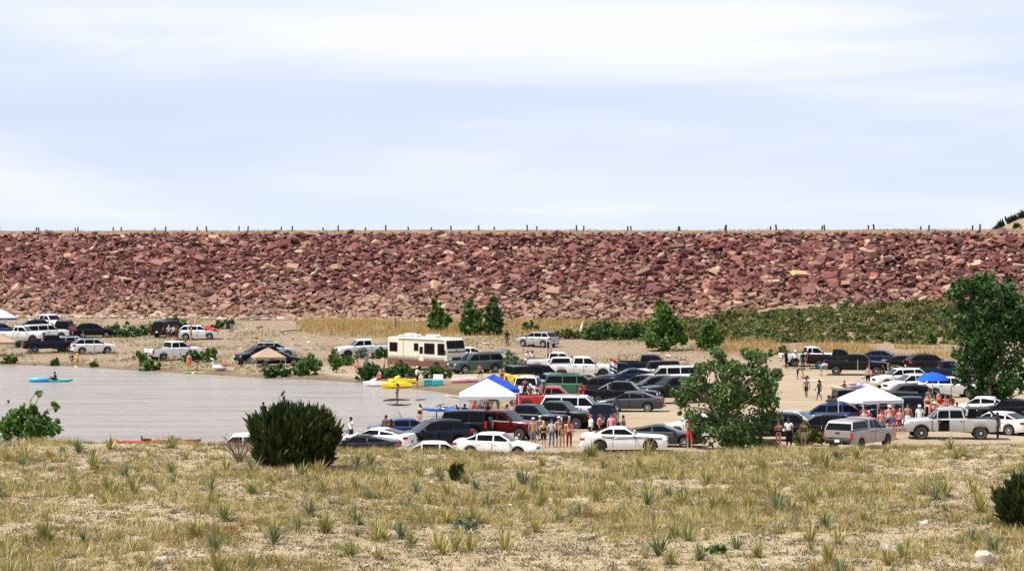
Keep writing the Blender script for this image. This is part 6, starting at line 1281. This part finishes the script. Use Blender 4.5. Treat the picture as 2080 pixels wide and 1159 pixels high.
def jetski(label, pos, rot, m1, m2):
    e = empty('jet_ski', pos, R(rot), .9); tag(e, label, 'jet ski', 'jet skis beached beside the motorhome')
    m_ = MB(); n = 12; rows = []
    for i in range(n+1):
        t = i/n; x = -1.45+2.9*t; w_ = .58*(1 if t < .55 else max(.05, 1-((t-.55)/.45)**2)); zt = .42+.10*math.sin(t*3)+(.12*max(0, t-.5)); rows.append([(x,w_*.55,-.05+.35*max(0, t-.7)),(x,w_,.22+.25*max(0, t-.7)),(x,w_*.9,zt),(x,w_*.35,zt+.05),(x,-w_*.35,zt+.05),(x,-w_*.9,zt),(x,-w_,.22+.25*max(0, t-.7)),(x,-w_*.55,-.05+.35*max(0, t-.7))])
    m_.add([p for r in rows for p in r], [(i*8+k, i*8+(k+1) % 8, (i+1)*8+(k+1) % 8, (i+1)*8+k) for i in range(n) for k in range(8)]+[tuple(range(8)), tuple(range(n*8, n*8+8))]).build('hull', m1, e)
    MB().box((-.45,0,.58),(1.35,.36,.20),ch=.07,ry=.04).build('seat', m2, e); MB().box((.45,0,.66),(.6,.42,.30),ch=.10,ry=.35).build('cowl', m1, e); MB().tube([(.28,-.42,1.02),(.30,0,.98),(.28,.42,1.02)],.03).tube([(.30,0,.98),(.42,0,.75)],.035).build('handlebar', PLA, e); return e
jetski('red and white jet ski beached nose-left, the one without yellow', P(768, 786)+Vector((0,0,.0)), 192, WK, RK)
jetski('bright yellow jet ski in front, beached beside the wading man', P(805, 789)+Vector((0,0,.02)), 196, YK, YK); jetski('yellow jet ski half hidden behind the front yellow one', P(816, 781)+Vector((0,0,.05)), 204, YK, PLA)
e = empty('paddle_board', wat(405, 758)+Vector((0,0,.03)), R(2)); tag(e, 'lime green paddle board floating at the far shore', 'paddle board'); hull(MB(), 3.2, .78, .14, .05).build('board', LG, e); MB().box((.1,0,.135),(1.2,.5,.012)).build('deck_pad', tint('pale_pad', (.5,.7,.35), .8), e, 0); MB().prism([(-1.5,-.02),(-1.28,-.02),(-1.42,-.2)],-.01,.01).build('fin', PLA, e)
e = empty('paddle_board', wat(811, 823), R(-6)); tag(e, 'dark paddle board under the standing woman on the water', 'paddle board'); hull(MB(), 1.9, .6, .12, .10).build('board', tint('dark_board', (.05,.035,.03)), e); MB().box((-.1,0,.11),(.8,.4,.012)).build('deck_pad', PLA, e, 0)
e = kayak('teal and lime kayak with a paddler on the lake', wat(113, 775)+Vector((0,0,-.06)), 8, 3.0, TL_, LG)
def ring(label, pos, r, t, m, nm='swim_ring', cat='float', sx=1.3):
    mb = MB(); n, k = 18, 8; mb.add([((r+t*math.cos(b))*math.cos(a)*sx,(r+t*math.cos(b))*math.sin(a),t+t*math.sin(b)) for a in [2*math.pi*i/n for i in range(n)] for b in [2*math.pi*j/k for j in range(k)]], [(i*k+j, i*k+(j+1) % k, ((i+1) % n)*k+(j+1) % k, ((i+1) % n)*k+j) for i in range(n) for j in range(k)])
    o = mb.build(nm, m, None, 60, pos); tag(o, label, cat, 'inflatables around the lake'); return o
ring('blue oval float on the lake left of the teal kayak', wat(80, 775), .55, .20, SKB)
def swan(label, pos, rot, m, m2, s=1.0):
    e = empty('inflatable_bird', pos, R(rot), s); tag(e, label, 'float', 'inflatables around the lake'); mb = MB(); mb.ell((0,0,.28),(.75,.55,.28),14,8).build('float_body', m, e, 60); MB().tube([(.55,0,.35),(.78,0,.7),(.70,0,1.05),(.92,0,1.12)],[.17,.13,.12,.09],n=8).build('neck', m, e, 60); MB().ell((-.35,0,.52),(.45,.5,.14),12,6).build('wing', m2, e, 60)
swan('white and red inflatable bird on the shore behind the green paddle board', P(447, 752), 180, WK, RK, 1.0)
for i, (px, py, m, lab) in enumerate(((936, 777, PK, 'pink inflatable at the mud edge, left of its twin'), (952, 776, tint('pale_pink_vinyl', (.82,.50,.46)), 'paler pink inflatable at the mud edge, right of its twin'))): ring(lab, P(px, py), .48, .22, m)
swan('lavender inflatable unicorn-shaped float beside the red chair', P(1738, 789), 20, LAV, PK, .9); ring('pink swim ring behind the lavender float', P(1726, 785), .45, .17, PK); ring('clear pale swim ring right of the lavender float', P(1752, 787), .48, .16, tint('clear_vinyl', (.66,.62,.66)))
# coolers
def cooler(label, pos, rot, m, lidm, open_=False):
    e = empty('cooler', pos, R(rot)); tag(e, label, 'cooler', 'coolers'); MB().box((0,0,.24),(.85,.45,.46),ch=.04).build('box', m, e); 
    if open_: MB().box((0,.26,.72),(.85,.05,.45),ch=.02,rx=-.25).build('lid', lidm, e)
    else: MB().box((0,0,.50),(.88,.48,.07),ch=.025).build('lid', lidm, e)
    for s_ in (-1, 1): MB().box((s_*.445,0,.34),(.03,.22,.05),ch=.01).build('handle', lidm, e)
cooler('teal cooler with closed lid at the mud edge', P(871, 783), 5, TL_, tint('pale_teal_plastic', (.10,.45,.52))); cooler('teal cooler with raised white lid next to the closed one', P(889, 783), -8, TL_, WK, True)
cooler('white cooler standing behind the bed of the silver pickup', P(1921, 872)+Vector((0,0,0)), 10, WK, WK); cooler('red cooler in the shade of the left white canopy', P(956, 860), 20, RK, WK)
def chair(label, pos, rot, m):
    e = empty('folding_chair', pos, R(rot)); tag(e, label, 'chair', 'folding camp chairs'); MB().box((0,0,.42),(.52,.48,.03),ch=.01).build('seat', m, e); MB().box((0,.26,.72),(.54,.04,.62),ch=.015,rx=-.22).build('backrest', m, e)
    for s_ in (-1, 1):
        MB().tube([(s_*.27,-.26,0),(s_*.27,.22,.45),(s_*.27,.34,1.0)],.013,n=5).build('frame', PLA, e); MB().tube([(s_*.27,.28,0),(s_*.27,-.24,.45)],.013,n=5).build('leg', PLA, e); MB().box((s_*.29,0,.62),(.07,.46,.03),ch=.01).build('armrest', m, e)
chair('red folding chair beside the shirtless man in black shorts', P(1776, 784), 180, cm('red')); chair('black mesh folding chair behind the striped white coupe', P(1257, 891), 150, cm('black')); chair('dark red chair under the left white canopy', P(968, 866), 30, cm('darkred')); chair('blue chair under the left white canopy', P(1000, 864), 320, cm('blue')); chair('grey folding chair by the right canopy leg', P(1800, 894), 60, cm('grey'))
def cornhole(label, pos, rot):
    e = empty('cornhole_board', pos, R(rot)); tag(e, label, 'game board', 'cornhole boards'); m_ = MB(); n = 16; out = [(-.6,-.3),(.6,-.3),(.6,.3),(-.6,.3)]; hole = [(.35+.085*math.cos(2*math.pi*k/n), .085*math.sin(2*math.pi*k/n)) for k in range(n)]
    f = lambda x: .10+.22*(x+.6)/1.2
    m_.box((-.17,0,f(-.17)),(.86,.6,.03),ry=-.18).box((.53,0,f(.53)),(.16,.6,.03),ry=-.18).box((.35,.2,f(.35)),(.2,.2,.03),ry=-.18).box((.35,-.2,f(.35)),(.2,.2,.03),ry=-.18).build('deck', tint('cream_board', (.72,.66,.48), .6), e, 0)
    for s_ in (-.27, .27): MB().box((.52,s_,.13),(.05,.05,.28)).build('leg', tint('wood_leg', (.3,.2,.1), .7), e, 0)
cornhole('cream cornhole board, left of the pair on the right lot', P(1703, 791), 160); cornhole('cream cornhole board, right of the pair on the right lot', P(1720, 788), 165)
# towels on the sand
for px, py, rot, m, lab in ((1652, 772, 10, cm('white'), 'white towel on the sand beside the lying person'), (1745, 793, 0, cm('pink'), 'pink towel spread beside the inflatables')):
    p = P(px, py); mb = MB(); n = 6; mb.add([(1.7*(i/n-.5), .8*(j/n-.5), .02+.02*math.sin(i*2+j*1.7)) for i in range(n+1) for j in range(n+1)], [(i*(n+1)+j, i*(n+1)+j+1, (i+1)*(n+1)+j+1, (i+1)*(n+1)+j) for i in range(n) for j in range(n)])
    tag(mb.build('towel', m, None, 60, p, (0, 0, R(rot))), lab, 'towel', 'towels')
# ================================================================== flags
def flag(label, pos, ph, w_, h_, stripes, canton=None, rot=0):
    e = empty('flag', pos, R(rot)); tag(e, label, 'flag', 'flags on the trucks'); MB().tube([(0,0,0),(0,0,ph)],.022).build('pole', WHM, e)
    for k, (z0, z1, m) in enumerate(stripes):
        v_ = []; n = 8
        for i in range(n+1):
            x = .03+w_*i/n; y = .07*math.sin(i*1.1); d = -.32*i/n
            v_ += [(x, y, ph-.05-h_*z0+d), (x, y, ph-.05-h_*z1+d)]
        MB().add(v_, [(2*i, 2*i+1, 2*i+3, 2*i+2) for i in range(n)]).build('stripe', m, e, 60)
    if canton:
        v_ = []
        for i in range(5): x = .03+w_*i/10; y = .07*math.sin(i*.88)-.012; d = -.32*i/10; v_ += [(x, y, ph-.05+d), (x, y, ph-.05-h_*.54+d)]
        MB().add(v_, [(2*i, 2*i+1, 2*i+3, 2*i+2) for i in range(4)]).build('canton', canton, e, 60)
rc, wc, bc = cm('red'), cm('white'), cm('navy')
tp = 'white pickup whose bed shows behind the topper pickup'
flag('drooping stars and stripes flag at the white pickups', bedp(tp, -.9, -.8, 1.3), 1.75, .55, 1.15, [(i/13, (i+1)/13, rc if i % 2 == 0 else wc) for i in range(13)], bc, 20)
flag('white banner with red edge and blue marks in front of the topper pickup', P(1238, 778), 2.25, .62, 1.45, [(0,.16,rc),(.16,.40,wc),(.40,.52,bc),(.52,.62,wc),(.62,.74,bc),(.74,1.0,wc)], None, -10)
# ================================================================== trailer
p = P(1172, 786); e = empty('utility_trailer', p, R(2)); tag(e, 'small black utility trailer with white wheels beside the topper pickup', 'trailer')
MB().box((0,0,.62),(2.6,1.5,.08)).box((0,.72,.82),(2.6,.05,.34)).box((0,-.72,.82),(2.6,.05,.34)).box((-1.3,0,.82),(.05,1.5,.34)).build('bed', PLA, e, 0); MB().tube([(1.3,.5,.6),(2.3,0,.55)],.04).tube([(1.3,-.5,.6),(2.3,0,.55)],.04).build('drawbar', PLA, e)
for s_ in (-1, 1):
    wv = MB().lathe([(.2,-.1),(.31,-.1),(.34,-.06),(.34,.06),(.31,.1),(.2,.1)],18,'y').build('wheel', RUB, e, 40, (0, s_*.88, .34)); MB().lathe([(.22,-.03),(.22,.03),(.1,.0),(.08,.04),(.02,.04)],14,'y').build('rim', WK, wv, 35, (0, s_*.08, 0)); MB().tube([(-.5,s_*.88,.62),(-.3,s_*.88,.80),(.3,s_*.88,.80),(.5,s_*.88,.62)],.05,n=5).build('fender', WK, e)
# ================================================================== driftwood
DW = mat('bleached_driftwood', (.42,.35,.27), .9, var=.25, vs_=5); WW = mat('wet_wood', (.06,.045,.035), .7, var=.3)
def log(label, a, b, r, m, branches=2, group='driftwood logs'):
    a, b = Vector(a), Vector(b); e = empty('driftwood_log', a); tag(e, label, 'driftwood', group); d = b-a; rr = random.Random(int(a.x*100)); mid = d*.5+Vector((0, .1, r*.5)); MB().tube([(0,0,0), mid*.5+Vector((0,.03,.02)), mid, d*.8, d], [r, r*.95, r*.85, r*.7, r*.4], n=8).build('trunk', m, e)
    for k in range(branches):
        s_ = d*rr.uniform(.3, .85); MB().tube([s_, s_+Vector((rr.uniform(-.4, .4), rr.uniform(-.3, .3), rr.uniform(.25, .7)))], [r*.4, r*.12], n=5).build('branch', m, e)
log('dark floating log just behind the woman on the board', wat(780,814,WL), wat(832,812,WL+.03), .12, WW, 0); log('short floating stick right of the standing woman on the water', wat(845,813,WL), wat(866,811,WL+.02), .06, WW, 0); log('pale half-sunk log in the water behind the dark crossover', wat(782,858,WL), wat(839,851,WL+.05), .13, mat('pale_wet_wood', (.26,.2,.14), .8), 1)
log('pale branch lying at the water corner left of the white canopy', P(905,806)+Vector((0,0,.08)), P(950,812)+Vector((0,0,.12)), .10, DW, 2); log('thin stick in the shallows left of the white canopy', wat(890,836,WL), wat(925,824,WL+.02), .05, WW, 0); log('second thin stick in the shallows below the pale branch', wat(885,826,WL), wat(905,819,WL), .05, WW, 0)
log('long bleached log on the gravel below the yellow grass', P(567,675)+Vector((0,0,.1)), P(622,671)+Vector((0,0,.15)), .16, DW, 3); log('bleached root stump right of the silver crossover', P(1176,682), P(1186,676)+Vector((0,0,1.4)), .22, DW, 3); 
log('grey driftwood pile branch behind the silver crossover, lower one', P(1140,684)+Vector((0,0,.2)), P(1172,680)+Vector((0,0,.5)), .14, DW, 4); log('grey driftwood pile branch behind the silver crossover, upper one', P(1132,679)+Vector((0,0,.2)), P(1165,676)+Vector((0,0,.7)), .12, DW, 4)
log('thick brown log at the foot of the cottonwood, right side', P(1540,905)+Vector((0,0,.2)), P(1606,917)+Vector((0,0,.2)), .20, mat('brown_log', (.20,.12,.07), .9), 0)
for i, (x0, y0, x1, y1) in enumerate(((485,652,560,648),(600,644,690,638),(700,650,742,646),(1060,646,1110,640),(440,646,476,640))): log(['long grey drift log at the dam foot above the standing figure','grey drift log at the dam foot above the left end of the yellow grass','short drift log at the top of the yellow grass','drift log at the dam foot above the silver crossover','drift log at the dam foot left of the long one'][i], P(x0,y0)+Vector((0,0,.3)), P(x1,y1)+Vector((0,0,.45)), .14, mat('grey_driftwood', (.33,.29,.26), .9, var=.3), 2)
o = MB().tube([(0,0,-.2),(.05,0,.7),(.03,.02,1.45)],[.09,.08,.07],n=7).build('stake', mat('dark_stake', (.06,.05,.045), .9), None, 40, P(803, 671)); tag(o, 'dark wooden stake standing in the yellow grass above the motorhome', 'stake')
# ================================================================== birds on the juniper
def bird(label, pos, rot, s=1.):
    e = empty('bird', pos, R(rot), s); tag(e, label, 'bird'); m = mat('dark_feather', (.035,.032,.035), .8)
    M = Matrix.Rotation(R(-55), 3, 'Y'); b = MB(); b.ell((0,0,.085),(.085,.035,.038),10,7,M); b.ell((.045,0,.155),(.026,.024,.026),8,6); b.build('body', m, e, 60)
    MB().add([(-.035,-.012,.04),(-.035,.012,.04),(-.11,.016,-.05),(-.11,-.016,-.05)], [(0,1,2,3)]).build('tail', m, e, 0); MB().tube([(.066,0,.156),(.092,0,.15)],[.007,.001],n=5).build('beak', PLA, e)
    for s_ in (-.012, .012): MB().tube([(.01,s_,.04),(.012,s_,-.02)],.003,n=4).build('leg', PLA, e)
bp_ = Vector(pix(574, 806, JB.y)); tw = empty('dead_branch', (bp_.x, bp_.y, bp_.z-.55)); tag(tw, 'bare dead branch sticking out of the top of the large juniper', 'branch'); MB().tube([(.1,0,-.3),(.05,0,.2),(0,0,.55)],[.03,.025,.014],n=6).build('stick', DW, tw)
bird('small dark bird perched on the dead branch atop the large juniper', bp_+Vector((0,0,.02)), 10, 1.15)
